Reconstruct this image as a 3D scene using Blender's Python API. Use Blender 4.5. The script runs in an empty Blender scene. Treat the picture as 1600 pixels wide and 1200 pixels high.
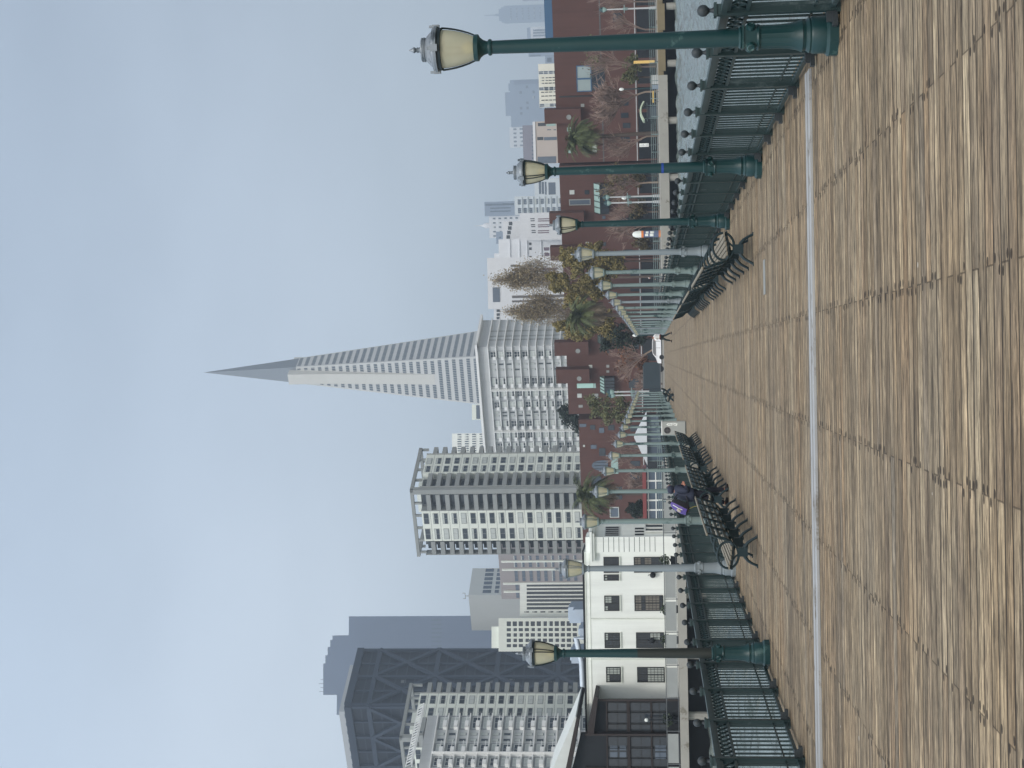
import bpy, bmesh, math, random
from mathutils import Vector, Matrix, Euler
random.seed(7)
SC = bpy.context.scene
COL = SC.collection
R_ = math.radians
V = Vector

# ------------------------------------------------------------------ camera
FPX = 2400.0
EYE = V((0, 0, 1.65))
_rho = 0.018
_p = V((43.0, 217.5, FPX)).normalized()
_d = V((_rho, 1.0, -(217.5 + 43 * _rho) / FPX)).normalized()
_d = (_d - _p * _d.dot(_p)).normalized()
_r = _d.cross(_p)
RW, DW, PW = V((1, 0, 0)), V((0, 0, -1)), V((0, 1, 0))
CR = RW * _r.x + DW * _d.x + PW * _p.x      # the camera's own right / down / forward, in the world
CD = RW * _r.y + DW * _d.y + PW * _p.y
CF = RW * _r.z + DW * _d.z + PW * _p.z

def ray(x, y):
    return CR * (600.0 - y) + CD * (x - 800.0) + CF * FPX

def at(x, y, Y):
    r = ray(x, y)
    return EYE + r * ((Y - EYE.y) / r.y)

def onz(x, y, z=0.0):
    r = ray(x, y)
    return EYE + r * ((z - EYE.z) / r.z)

cam_d = bpy.data.cameras.new("camera")
cam = bpy.data.objects.new("camera", cam_d)
COL.objects.link(cam)
cam_d.sensor_fit = 'HORIZONTAL'
cam_d.sensor_width = 36.0
cam_d.lens = 36.0 * FPX / 1600.0
cam_d.clip_start = 0.1
cam_d.clip_end = 20000
M4 = Matrix.Identity(4)
for i in range(3):
    M4[i][0] = CD[i]; M4[i][1] = CR[i]; M4[i][2] = -CF[i]; M4[i][3] = EYE[i]
cam.matrix_world = M4
SC.camera = cam

# ------------------------------------------------------------------ materials
def S(r, g, b):
    def f(c):
        c /= 255.0
        return c / 12.92 if c <= 0.04045 else ((c + 0.055) / 1.055) ** 2.4
    return (f(r), f(g), f(b), 1.0)

class NT:
    def __init__(s, m):
        m.use_nodes = True
        s.t = m.node_tree; s.n = s.t.nodes; s.l = s.t.links
    def new(s, ty, **kw):
        o = s.n.new(ty)
        for k, v in kw.items():
            setattr(o, k, v)
        return o
    def link(s, a, b): s.l.new(a, b)
    def math(s, op, a, b=None, c=None, clamp=False):
        o = s.n.new('ShaderNodeMath'); o.operation = op; o.use_clamp = clamp
        for i, v in enumerate((a, b, c)):
            if v is None: continue
            if isinstance(v, (int, float)): o.inputs[i].default_value = v
            else: s.l.new(v, o.inputs[i])
        return o.outputs[0]
    def mix(s, f, a, b, blend='MIX'):
        o = s.n.new('ShaderNodeMix'); o.data_type = 'RGBA'; o.blend_type = blend
        for i, v in ((0, f), (6, a), (7, b)):
            if isinstance(v, (int, float)): o.inputs[i].default_value = v
            elif isinstance(v, tuple): o.inputs[i].default_value = v
            else: s.l.new(v, o.inputs[i])
        return o.outputs[2]
    def ramp(s, f, stops, interp='LINEAR'):
        o = s.n.new('ShaderNodeValToRGB'); o.color_ramp.interpolation = interp
        e = o.color_ramp.elements
        while len(e) < len(stops): e.new(0.5)
        for i, (p, c) in enumerate(stops):
            e[i].position = p; e[i].color = c
        if f is not None: s.l.new(f, o.inputs[0])
        return o.outputs[0]
    def comb(s, x, y, z):
        o = s.n.new('ShaderNodeCombineXYZ')
        for i, v in enumerate((x, y, z)):
            if isinstance(v, (int, float)): o.inputs[i].default_value = v
            else: s.l.new(v, o.inputs[i])
        return o.outputs[0]
    def noise(s, vec, scale, detail=3.0, rough=0.55, dim='3D'):
        o = s.n.new('ShaderNodeTexNoise'); o.noise_dimensions = dim
        o.inputs['Scale'].default_value = scale; o.inputs['Detail'].default_value = detail
        o.inputs['Roughness'].default_value = rough
        if vec is not None: s.l.new(vec, o.inputs['Vector'])
        return o.outputs[0]
    def pos(s):
        g = s.n.new('ShaderNodeNewGeometry'); return g.outputs['Position']
    def sep(s, v):
        o = s.n.new('ShaderNodeSeparateXYZ'); s.l.new(v, o.inputs[0]); return o.outputs
    def bsdf(s): return s.n['Principled BSDF']

def mul(c, k): return (c[0] * k, c[1] * k, c[2] * k, 1.0)

def mat(name, col, rough=0.6, metal=0.0, var=0.12, scale=1.5, streak=0.0, bump=0.0, bscale=20.0, spec=0.5, second=None, island=0.0):
    """plain weathered surface: base colour broken up by noise, optional run-down streaks, patches of a second colour"""
    m = bpy.data.materials.new(name); t = NT(m); b = t.bsdf()
    P = t.pos()
    n = t.noise(P, scale, 4.0, 0.6)
    k = t.math('MULTIPLY_ADD', n, 2 * var, 1 - var)
    c = t.mix(1.0, col, t.comb(k, k, k), 'MULTIPLY')
    if streak:
        x, y, z = t.sep(P)
        sv = t.comb(t.math('MULTIPLY', x, 1.0), t.math('MULTIPLY', y, 1.0), t.math('MULTIPLY', z, 0.06))
        sn = t.noise(sv, 1.6, 4.0, 0.65)
        sn = t.math('MULTIPLY_ADD', sn, -2.2 * streak, 1 + 1.1 * streak, clamp=False)
        c = t.mix(1.0, c, t.comb(sn, sn, sn), 'MULTIPLY')
    if second:
        n2 = t.noise(P, second[1], 5.0, 0.7)
        f = t.ramp(n2, [(second[2] - 0.04, (0, 0, 0, 1)), (second[2] + 0.04, (1, 1, 1, 1))])
        c = t.mix(f, c, second[0])
    if island:
        g = t.new('ShaderNodeNewGeometry')
        k = t.math('MULTIPLY_ADD', g.outputs['Random Per Island'], 2 * island, 1 - island)
        c = t.mix(1.0, c, t.comb(k, k, k), 'MULTIPLY')
    t.link(c, b.inputs['Base Color'])
    b.inputs['Roughness'].default_value = rough
    b.inputs['Metallic'].default_value = metal
    b.inputs['Specular IOR Level'].default_value = spec
    if bump:
        bn = t.new('ShaderNodeBump'); bn.inputs['Strength'].default_value = bump
        bn.inputs['Distance'].default_value = 0.02
        t.link(t.noise(P, bscale, 4.0, 0.6), bn.inputs['Height'])
        t.link(bn.outputs[0], b.inputs['Normal'])
    return m

# ------------------------------------------------------------------ mesh builder
class MB:
    def __init__(s): s.v = []; s.f = []; s.m = []; s.cur = 0
    def poly(s, pts):
        i = len(s.v); s.v += [tuple(p) for p in pts]; s.f.append(tuple(range(i, i + len(pts)))); s.m.append(s.cur)
    def obox(s, o, a, b, c):
        """box from corner o with edge vectors a, b, c"""
        o, a, b, c = V(o), V(a), V(b), V(c)
        if a.cross(b).dot(c) < 0: a, b = b, a
        i = len(s.v)
        s.v += [tuple(p) for p in (o, o + a, o + a + b, o + b, o + c, o + a + c, o + a + b + c, o + b + c)]
        for q in ((3, 2, 1, 0), (4, 5, 6, 7), (0, 1, 5, 4), (1, 2, 6, 5), (2, 3, 7, 6), (3, 0, 4, 7)):
            s.f.append(tuple(i + k for k in q)); s.m.append(s.cur)
    def box(s, p0, p1):
        s.obox(p0, (p1[0] - p0[0], 0, 0), (0, p1[1] - p0[1], 0), (0, 0, p1[2] - p0[2]))
    def prism(s, plan, z0, z1):
        n = len(plan); i = len(s.v)
        ar = sum(plan[k][0] * plan[(k + 1) % n][1] - plan[(k + 1) % n][0] * plan[k][1] for k in range(n))
        if ar < 0: plan = plan[::-1]
        s.v += [(p[0], p[1], z0) for p in plan] + [(p[0], p[1], z1) for p in plan]
        s.f.append(tuple(i + k for k in range(n - 1, -1, -1))); s.m.append(s.cur)
        s.f.append(tuple(i + n + k for k in range(n))); s.m.append(s.cur)
        for k in range(n):
            q = (k + 1) % n
            s.f.append((i + k, i + q, i + n + q, i + n + k)); s.m.append(s.cur)
    def path(s, pts, rad, n=6, flat=None, closed=False):
        """swept tube along points; flat=(w,h) squashes the section"""
        pts = [V(p) for p in pts]
        if isinstance(rad, (int, float)): rad = [rad] * len(pts)
        i0 = len(s.v); N = len(pts)
        up = None
        for k in range(N):
            if closed: tg = pts[(k + 1) % N] - pts[k - 1]
            else: tg = pts[min(k + 1, N - 1)] - pts[max(k - 1, 0)]
            if tg.length < 1e-9: tg = V((0, 0, 1))
            tg.normalize()
            if up is None:
                up = V((0, 0, 1)) if abs(tg.z) < 0.9 else V((0, 1, 0))
            a = up - tg * up.dot(tg)
            if a.length < 1e-6: a = V((1, 0, 0)) - tg * tg.x
            a.normalize(); up = a
            b = tg.cross(a)
            for j in range(n):
                an = 2 * math.pi * j / n
                s.v.append(tuple(pts[k] + (a * math.cos(an) + b * math.sin(an)) * rad[k]))
        last = N if closed else N - 1
        for k in range(last):
            k2 = (k + 1) % N
            for j in range(n):
                j2 = (j + 1) % n
                s.f.append((i0 + k * n + j, i0 + k * n + j2, i0 + k2 * n + j2, i0 + k2 * n + j)); s.m.append(s.cur)
        if not closed:
            s.f.append(tuple(i0 + j for j in range(n - 1, -1, -1))); s.m.append(s.cur)
            s.f.append(tuple(i0 + (N - 1) * n + j for j in range(n))); s.m.append(s.cur)
    def bar(s, a, b, w, h, side=None):
        """rectangular bar from a to b; w across, h along 'side'"""
        a, b = V(a), V(b); t = (b - a)
        sd = V(side) if side else (V((0, 0, 1)) if abs(t.normalized().z) < 0.9 else V((0, 1, 0)))
        x = t.cross(sd).normalized(); y = x.cross(t).normalized()
        s.obox(a - x * w / 2 - y * h / 2, x * w, y * h, t)
    def lathe(s, prof, n=16, c=(0, 0, 0), rot=0.0, fl=None):
        i0 = len(s.v); N = len(prof)
        for r, z in prof:
            for j in range(n):
                an = 2 * math.pi * j / n + rot
                k = 1.0
                if fl: k = 1 + fl * (1 if j % 2 else -1)
                s.v.append((c[0] + r * k * math.cos(an), c[1] + r * k * math.sin(an), c[2] + z))
        for k in range(N - 1):
            for j in range(n):
                j2 = (j + 1) % n
                s.f.append((i0 + k * n + j, i0 + k * n + j2, i0 + (k + 1) * n + j2, i0 + (k + 1) * n + j)); s.m.append(s.cur)
        s.f.append(tuple(i0 + j for j in range(n - 1, -1, -1))); s.m.append(s.cur)
        s.f.append(tuple(i0 + (N - 1) * n + j for j in range(n))); s.m.append(s.cur)
    def ball(s, c, r, n=12, m=8, sq=1.0):
        s.lathe([(max(r * math.sin(math.pi * k / m), 1e-4), -r * sq * math.cos(math.pi * k / m)) for k in range(m + 1)], n, c)
    def mesh(s, name, mats, off=None, smooth=None):
        me = bpy.data.meshes.new(name)
        vv = s.v if off is None else [(p[0] - off[0], p[1] - off[1], p[2] - off[2]) for p in s.v]
        me.from_pydata(vv, [], s.f)
        if not isinstance(mats, (list, tuple)): mats = [mats]
        for m in mats: me.materials.append(m)
        if len(mats) > 1: me.polygons.foreach_set('material_index', s.m)
        if smooth is not None:
            me.polygons.foreach_set('use_smooth', [True] * len(me.polygons))
            me.set_sharp_from_angle(angle=R_(smooth))
        me.update()
        return me
    def build(s, name, mats, parent=None, smooth=None, label=None):
        off = root_loc(parent) if parent is not None else None
        o = bpy.data.objects.new(name, s.mesh(name, mats, off, smooth))
        COL.objects.link(o)
        if parent is not None: o.parent = parent
        if label: o['label'] = label
        return o

def root_loc(o):
    l = V((0, 0, 0))
    while o is not None:
        l = l + o.location; o = o.parent
    return l

def tag(o, label, cat, group=None):
    o['label'] = label; o['category'] = cat
    if group: o['group'] = group
    return o
def thing(name, label, cat, loc=(0, 0, 0), group=None, rz=0.0):
    o = bpy.data.objects.new(name, None); COL.objects.link(o)
    o.empty_display_size = 0.3
    o.location = loc; o.rotation_euler = (0, 0, rz)
    return tag(o, label, cat, group)
def struct(o):
    o['kind'] = 'structure'; return o
def stuff(o):
    o['kind'] = 'stuff'; return o
def inst(name, me, parent, loc, rz=0.0):
    """another part that shares a mesh; loc in world space"""
    o = bpy.data.objects.new(name, me); COL.objects.link(o)
    o.parent = parent
    o.location = V(loc) - root_loc(parent)
    o.rotation_euler = (0, 0, rz)
    return o
def kids(o): return [c for c in bpy.data.objects if c.parent == o]
def copy_tree(o, kmap, parent=None):
    c = o.copy(); COL.objects.link(c)
    if parent is not None: c.parent = parent
    for ch in kmap.get(o.name, ()): copy_tree(ch, kmap, c)
    return c
def kid_map():
    d = {}
    for o in bpy.data.objects:
        if o.parent: d.setdefault(o.parent.name, []).append(o)
    return d

# ------------------------------------------------------------------ facades
G_ = R_(29.0)
E1 = V((math.sin(G_), math.cos(G_), 0))      # right-hand street direction of the city grid
E2 = V((-math.cos(G_), math.sin(G_), 0))     # left-hand street direction
class Fac:
    """a vertical wall plane: p0 = its left base corner seen from outside, d = direction to the right"""
    def __init__(s, p0, d, L, H, z0=0.0):
        s.p0 = V((p0[0], p0[1], z0)); s.d = V((d[0], d[1], 0)).normalized(); s.L = L; s.H = H
        s.n = V((s.d.y, -s.d.x, 0)); s.rz = math.atan2(s.d.y, s.d.x)
    def img(s, x, y):
        r = ray(x, y)
        t = (s.p0 - EYE).dot(s.n) / r.dot(s.n)
        p = EYE + r * t
        return (p - s.p0).dot(s.d), p.z
    def P(s, u, z, n=0.0):
        p = s.p0 + s.d * u + s.n * n
        return V((p.x, p.y, z))
    def box(s, mb, u0, u1, z0, z1, n0, n1):
        mb.obox(s.P(u0, z0, n0), s.d * (u1 - u0), s.n * (n1 - n0), V((0, 0, z1 - z0)))
    def ibox(s, mb, xt, xb, yl, yr, n0, n1):
        """box from picture limits: xt top, xb bottom, yl left edge, yr right edge (measured on the photo)"""
        xm = (xt + xb) / 2; ym = (yl + yr) / 2
        u0 = s.img(xm, yl)[0]; u1 = s.img(xm, yr)[0]
        z1 = s.img(xt, ym)[1]; z0 = s.img(xb, ym)[1]
        s.box(mb, u0, u1, z0, z1, n0, n1)
        return u0, u1, z0, z1

def meet(C, e, x, y):
    """distance along e from C until the sight line through (x, y) is met (in plan)"""
    r = ray(x, y)
    # C + s e = k r
    det = e.x * (-r.y) + r.x * e.y
    return (-(C.x) * (-r.y) + r.x * (-(C.y))) / det

def win_mesh(name, w, h, mats, fw=0.12, t=0.1, split=(1, 1), blind=0.0):
    """window: frame bars (slot 0), glass (slot 1), blind (slot 2); origin at the bottom left of the opening, facing -Y"""
    mb = MB()
    mb.cur = 1
    mb.box((fw, -t * 0.45, fw), (w - fw, 0.02, h - fw))
    mb.cur = 0
    mb.box((0, -t, 0), (fw, 0.02, h)); mb.box((w - fw, -t, 0), (w, 0.02, h))
    mb.box((fw, -t, 0), (w - fw, 0.02, fw)); mb.box((fw, -t, h - fw), (w - fw, 0.02, h))
    for i in range(1, split[0]):
        x = w * i / split[0]; mb.box((x - fw * 0.35, -t * 0.8, fw), (x + fw * 0.35, -t * 0.5, h - fw))
    for j in range(1, split[1]):
        z = h * j / split[1]; mb.box((fw, -t * 0.85, z - fw * 0.35), (w - fw, -t * 0.55, z + fw * 0.35))
    if blind:
        mb.cur = 2
        mb.box((fw, -t * 0.6, fw + (h - 2 * fw) * (1 - blind)), (w - fw, -t * 0.46, h - fw))
    return mb.mesh(name, mats)

def grid(fac, root, name, meshes, us, zs, cap=100, skip=None):
    """one object per opening, all sharing a few meshes"""
    k = 0
    for z in zs:
        for u in us:
            if skip and skip(u, z): continue
            if k >= cap: return
            inst(name, random.choice(meshes), root, fac.P(u, z, 0.0), fac.rz); k += 1

def corner(name, label, C, D, yl, yr, wall, group=None, z0=0.0, cat='building', L1=None, L2=None, build=True):
    """two-faced block on the city grid: C = (x, y) of its near top corner on the photo, D = its distance"""
    p = at(C[0], C[1], D); zt = p.z; c = V((p.x, p.y, 0))
    if L1 is None: L1 = meet(c, E1, C[0], yr)
    if L2 is None: L2 = meet(c, E2, C[0], yl)
    root = thing(name, label, cat, (c.x, c.y, z0), group)
    mb = MB(); mb.obox((c.x, c.y, z0), E1 * L1, E2 * L2, V((0, 0, zt - z0)))
    if build: mb.build('wall', wall, root)
    fr = Fac(c, E1, L1, zt, z0); fl = Fac(c + E2 * L2, -E2, L2, zt, z0)
    return root, fr, fl, zt

def front(name, label, x, yl, yr, D, head, depth, wall, group=None, z0=0.0, cat='building', build=True):
    """single-faced block: top edge at picture row x, from yl (left) to yr (right); head = turn of its face in degrees"""
    h = math.atan(((yl + yr) / 2 - 557.0) / FPX) if head is None else R_(head); d = V((math.cos(h), math.sin(h), 0))   # by default square to the sight line
    p = at(x, yl, D); c = V((p.x, p.y, 0)); L = meet(c, d, x, yr)
    root = thing(name, label, cat, (c.x, c.y, z0), group)
    f = Fac(c, d, L, p.z, z0)
    mb = MB(); mb.obox((c.x, c.y, z0), d * L, -f.n * depth, V((0, 0, p.z - z0)))
    if build: mb.build('wall', wall, root)
    return root, f, p.z
HAZE = 0.00034
# ------------------------------------------------------------------ shared materials
def deck_mat():
    m = bpy.data.materials.new('weathered_planks'); t = NT(m); b = t.bsdf()
    P = t.pos(); X, Y, Z = t.sep(P)
    w = 0.165; J = 1.135; X0 = 0.41
    wob = t.noise(t.comb(t.math('MULTIPLY', X, 0.8), t.math('MULTIPLY', Y, 1.5), 0.0), 1.0, 2.0)
    Yw = t.math('ADD', Y, t.math('MULTIPLY_ADD', wob, 0.03, -0.015))
    q = t.math('DIVIDE', Yw, w); i = t.math('FLOOR', q); fy = t.math('FRACT', q)
    par = t.math('MULTIPLY', t.math('FRACT', t.math('MULTIPLY', i, 0.5)), 2.0)
    sx = t.math('DIVIDE', t.math('SUBTRACT', t.math('SUBTRACT', X, X0), t.math('MULTIPLY', par, J)), 2 * J)
    seg = t.math('FLOOR', sx)
    wn = t.new('ShaderNodeTexWhiteNoise', noise_dimensions='2D'); t.link(t.comb(i, seg, 0.0), wn.inputs['Vector'])
    h1 = wn.outputs['Value']
    wn2 = t.new('ShaderNodeTexWhiteNoise', noise_dimensions='2D'); t.link(t.comb(t.math('ADD', i, 37.3), t.math('MULTIPLY', seg, 3.1), 0.0), wn2.inputs['Vector'])
    h2 = wn2.outputs['Value']
    # grain: long thin streaks running along each board
    off = t.math('MULTIPLY', h1, 61.0)
    g1 = t.noise(t.comb(t.math('MULTIPLY_ADD', X, 1.2, off), t.math('MULTIPLY', Yw, 23.0), 0.0), 1.0, 6.0, 0.78)
    g2 = t.noise(t.comb(t.math('MULTIPLY_ADD', X, 0.45, off), t.math('MULTIPLY', Yw, 7.5), 3.0), 1.0, 4.0, 0.6)
    g3 = t.noise(t.comb(t.math('MULTIPLY_ADD', X, 6.0, off), t.math('MULTIPLY', Yw, 42.0), 7.0), 1.0, 4.0, 0.75)
    big = t.noise(t.comb(t.math('MULTIPLY', X, 0.35), t.math('MULTIPLY', Y, 0.9), 0.0), 1.0, 4.0, 0.6)
    base = t.ramp(h1, [(0.0, (0.150, 0.122, 0.083, 1)), (0.25, (0.285, 0.240, 0.168, 1)), (0.5, (0.215, 0.172, 0.112, 1)), (0.75, (0.340, 0.292, 0.205, 1)), (0.9, (0.250, 0.190, 0.120, 1)), (1.0, (0.225, 0.200, 0.155, 1))])
    k = t.math('MULTIPLY_ADD', g1, 3.9, -0.88)
    k = t.math('MULTIPLY', k, t.math('MULTIPLY_ADD', g2, 1.7, 0.2))
    k = t.math('MAXIMUM', k, 0.12)
    k = t.math('MULTIPLY', k, t.math('MULTIPLY_ADD', g3, 2.9, -0.40))
    c = t.mix(1.0, base, t.comb(k, k, k), 'MULTIPLY')
    g4 = t.noise(t.comb(t.math('MULTIPLY_ADD', X, 2.4, off), t.math('MULTIPLY', Yw, 9.0), 41.0), 1.0, 5.0, 0.7)
    k4 = t.math('MULTIPLY_ADD', g4, 2.2, -0.10)
    c = t.mix(1.0, c, t.comb(k4, t.math('MULTIPLY_ADD', g4, 2.15, -0.085), t.math('MULTIPLY_ADD', g4, 2.05, -0.06)), 'MULTIPLY')
    g5 = t.noise(t.comb(t.math('MULTIPLY_ADD', X, 1.1, off), t.math('MULTIPLY', Yw, 30.0), 51.0), 1.0, 2.0, 0.5)
    rid = t.math('ABSOLUTE', t.math('SUBTRACT', g5, 0.5))
    c = t.mix(t.math('MULTIPLY', t.ramp(rid, [(0.0, (1, 1, 1, 1)), (0.025, (0, 0, 0, 1))]), 0.6), c, (0.05, 0.036, 0.025, 1))
    # warm worn patches and grey bleached patches
    c = t.mix(t.math('MULTIPLY', t.ramp(big, [(0.42, (0, 0, 0, 1)), (0.7, (1, 1, 1, 1))]), 0.42), c, t.mix(1.0, c, (1.16, 0.98, 0.76, 1), 'MULTIPLY'))
    bl = t.noise(t.comb(t.math('MULTIPLY', X, 0.25), t.math('MULTIPLY', Y, 0.35), 9.0), 1.0, 3.0, 0.5)
    c = t.mix(t.math('MULTIPLY', t.ramp(bl, [(0.45, (0, 0, 0, 1)), (0.65, (1, 1, 1, 1))]), 0.4), c, t.mix(0.45, c, (0.255, 0.24, 0.205, 1)))
    # dark damp stains lying along the boards
    st = t.noise(t.comb(t.math('MULTIPLY_ADD', X, 0.55, t.math('MULTIPLY', h2, 4.0)), t.math('MULTIPLY', Y, 3.4), 15.0), 1.0, 4.0, 0.6)
    stm = t.ramp(st, [(0.53, (0, 0, 0, 1)), (0.66, (1, 1, 1, 1))])
    c = t.mix(t.math('MULTIPLY', stm, 0.55), c, t.mix(1.0, c, (0.36, 0.32, 0.30, 1), 'MULTIPLY'))
    # drying cracks and splinters
    cr = t.noise(t.comb(t.math('MULTIPLY_ADD', X, 2.6, t.math('MULTIPLY', h2, 33.0)), t.math('MULTIPLY', Yw, 24.0), 21.0), 1.0, 4.0, 0.65)
    crm = t.ramp(cr, [(0.37, (1, 1, 1, 1)), (0.44, (0, 0, 0, 1))])
    c = t.mix(t.math('MULTIPLY', crm, 0.80), c, (0.035, 0.027, 0.02, 1))
    fl = t.noise(t.comb(t.math('MULTIPLY_ADD', X, 5.0, off), t.math('MULTIPLY', Yw, 24.0), 31.0), 1.0, 4.0, 0.65)
    flm = t.ramp(fl, [(0.60, (0, 0, 0, 1)), (0.72, (1, 1, 1, 1))])
    c = t.mix(t.math('MULTIPLY', flm, 0.5), c, (0.38, 0.325, 0.235, 1))
    # knots
    vo = t.new('ShaderNodeTexVoronoi'); vo.inputs['Scale'].default_value = 1.0
    t.link(t.comb(t.math('MULTIPLY', X, 1.3), t.math('MULTIPLY', Y, 4.0), 0.0), vo.inputs['Vector'])
    kn = t.ramp(vo.outputs['Distance'], [(0.03, (1, 1, 1, 1)), (0.075, (0, 0, 0, 1))])
    c = t.mix(t.math('MULTIPLY', kn, 0.8), c, (0.035, 0.025, 0.018, 1))
    # droppings and flecks
    vf = t.new('ShaderNodeTexVoronoi'); vf.inputs['Scale'].default_value = 1.6; t.link(P, vf.inputs['Vector'])
    sp = t.sep(vf.outputs['Color'])
    c = t.mix(t.math('MULTIPLY', t.math('LESS_THAN', vf.outputs['Distance'], t.math('MULTIPLY', sp[0], 0.035)), 0.8), c, (0.55, 0.54, 0.50, 1))
    # gaps between boards
    e = t.math('MULTIPLY', t.math('SUBTRACT', 0.5, t.math('ABSOLUTE', t.math('SUBTRACT', fy, 0.5))), w)
    gw = t.math('MULTIPLY_ADD', h2, 0.012, 0.004)
    gap = t.math('SUBTRACT', 1.0, t.math('DIVIDE', t.math('SUBTRACT', e, t.math('MULTIPLY', gw, 0.4)), gw, clamp=True), clamp=True)
    # butt joints
    bj = t.math('MULTIPLY', t.math('SUBTRACT', 0.5, t.math('ABSOLUTE', t.math('SUBTRACT', t.math('SUBTRACT', sx, seg), 0.5))), 2 * J)
    bjm = t.math('MULTIPLY', t.math('LESS_THAN', bj, 0.005), 0.6)
    # countersunk spike holes: two beside each joist line on every board
    jx = t.math('DIVIDE', t.math('SUBTRACT', X, X0), J)
    jr = t.math('ROUND', jx)
    dx = t.math('MULTIPLY', t.math('SUBTRACT', jx, jr), J)
    ax = t.math('DIVIDE', t.math('SUBTRACT', t.math('ABSOLUTE', dx), t.math('MULTIPLY_ADD', h2, 0.022, 0.018)), 0.025)
    ay = t.math('DIVIDE', t.math('SUBTRACT', t.math('ABSOLUTE', t.math('SUBTRACT', fy, 0.5)), 0.27), 0.125)
    nd = t.math('ADD', t.math('MULTIPLY', ax, ax), t.math('MULTIPLY', ay, ay))
    wn3 = t.new('ShaderNodeTexWhiteNoise', noise_dimensions='3D')
    t.link(t.comb(i, jr, t.math('ADD', t.math('SIGN', dx), t.math('SIGN', t.math('SUBTRACT', fy, 0.5)))), wn3.inputs['Vector'])
    hole = t.math('MULTIPLY', t.math('LESS_THAN', nd, 1.0), t.math('GREATER_THAN', wn3.outputs['Value'], 0.66))
    # wear round the joist lines
    wear = t.math('MULTIPLY', t.math('SUBTRACT', 1.0, t.math('DIVIDE', t.math('ABSOLUTE', dx), 0.03, clamp=True)), t.math('MULTIPLY', g2, 0.30))
    c = t.mix(wear, c, t.mix(1.0, c, (0.45, 0.38, 0.32, 1), 'MULTIPLY'))
    dark = t.math('MAXIMUM', t.math('MAXIMUM', t.math('MULTIPLY', gap, 0.85), t.math('MULTIPLY', bjm, 0.9)), t.math('MULTIPLY', hole, 0.85))
    c = t.mix(dark, c, (0.018, 0.013, 0.010, 1))
    hs = t.new('ShaderNodeHueSaturation'); hs.inputs['Saturation'].default_value = 0.95; hs.inputs['Value'].default_value = 0.86; c = t.mix(1.0, c, (1.05, 1.0, 0.95, 1), 'MULTIPLY'); t.link(c, hs.inputs['Color']); c = hs.outputs[0]
    t.link(c, b.inputs['Base Color'])
    b.inputs['Roughness'].default_value = 0.82
    b.inputs['Specular IOR Level'].default_value = 0.25
    hgt = t.math('SUBTRACT', t.math('MULTIPLY_ADD', g1, 0.35, t.math('MULTIPLY', h2, 0.4)), dark)
    bn = t.new('ShaderNodeBump'); bn.inputs['Strength'].default_value = 0.8; bn.inputs['Distance'].default_value = 0.016
    t.link(hgt, bn.inputs['Height']); t.link(bn.outputs[0], b.inputs['Normal'])
    return m

def water_mat():
    m = bpy.data.materials.new('bay_water'); t = NT(m); b = t.bsdf()
    P = t.pos(); X, Y, Z = t.sep(P)
    n1 = t.noise(t.comb(t.math('MULTIPLY', X, 3.0), t.math('MULTIPLY', Y, 2.2), 0.0), 1.0, 4.0, 0.55)
    n2 = t.noise(t.comb(t.math('MULTIPLY', X, 0.10), t.math('MULTIPLY', Y, 0.05), 4.0), 1.0, 3.0, 0.5)
    c = t.mix(n2, (0.085, 0.13, 0.115, 1), (0.18, 0.215, 0.20, 1))  # base colour raised to stand in for sky reflected off the chop
    t.link(c, b.inputs['Base Color'])
    b.inputs['Roughness'].default_value = 0.16
    b.inputs['IOR'].default_value = 1.5
    b.inputs['Specular IOR Level'].default_value = 1.0
    bn = t.new('ShaderNodeBump'); bn.inputs['Strength'].default_value = 0.6; bn.inputs['Distance'].default_value = 0.12
    t.link(t.math('MULTIPLY_ADD', n1, 1.0, t.math('MULTIPLY', n2, 0.4)), bn.inputs['Height']); t.link(bn.outputs[0], b.inputs['Normal'])
    return m

M_deck = deck_mat()
M_water = water_mat()
M_strip = mat('galvanised_plate', S(164, 166, 166), 0.6, 0.1, 0.2, 4.0, second=(S(128, 124, 116), 2.2, 0.60))
M_teal = mat('teal_paint', S(16, 57, 59), 0.45, 0.0, 0.18, 2.5, streak=0.16, second=(S(62, 92, 90), 5.0, 0.64))
M_tealw = mat('weathered_teal_paint', S(122, 140, 138), 0.6, 0.0, 0.12, 2.0, streak=0.1, second=(S(46, 74, 74), 1.1, 0.60))
M_grey = mat('faded_grey_paint', S(132, 143, 148), 0.6, 0.0, 0.10, 1.0, streak=0.1, second=(S(84, 98, 102), 0.8, 0.62))
M_brown = mat('brown_repaint', S(38, 44, 40), 0.6, 0.0, 0.14, 2.0)
M_fence = mat('railing_paint', S(37, 59, 60), 0.5, 0.0, 0.16, 2.0, second=(S(76, 92, 92), 2.4, 0.64))
M_foot = mat('cast_iron_foot', S(48, 56, 60), 0.6, 0.0, 0.15, 5.0)
M_roofm = mat('lantern_zinc', S(138, 146, 152), 0.45, 0.5, 0.18, 6.0, second=(S(84, 92, 98), 5.0, 0.60))
M_rim = mat('lantern_rim', S(26, 42, 46), 0.5, 0.1, 0.15, 6.0)
M_bench = mat('bench_iron', S(20, 44, 50), 0.42, 0.1, 0.15, 4.0)
M_slat = mat('bench_slat_wood', S(134, 128, 113), 0.85, 0.0, 0.2, 5.0)
M_slatd = mat('bench_back_slat', S(40, 56, 56), 0.6, 0.0, 0.2, 5.0)

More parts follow.
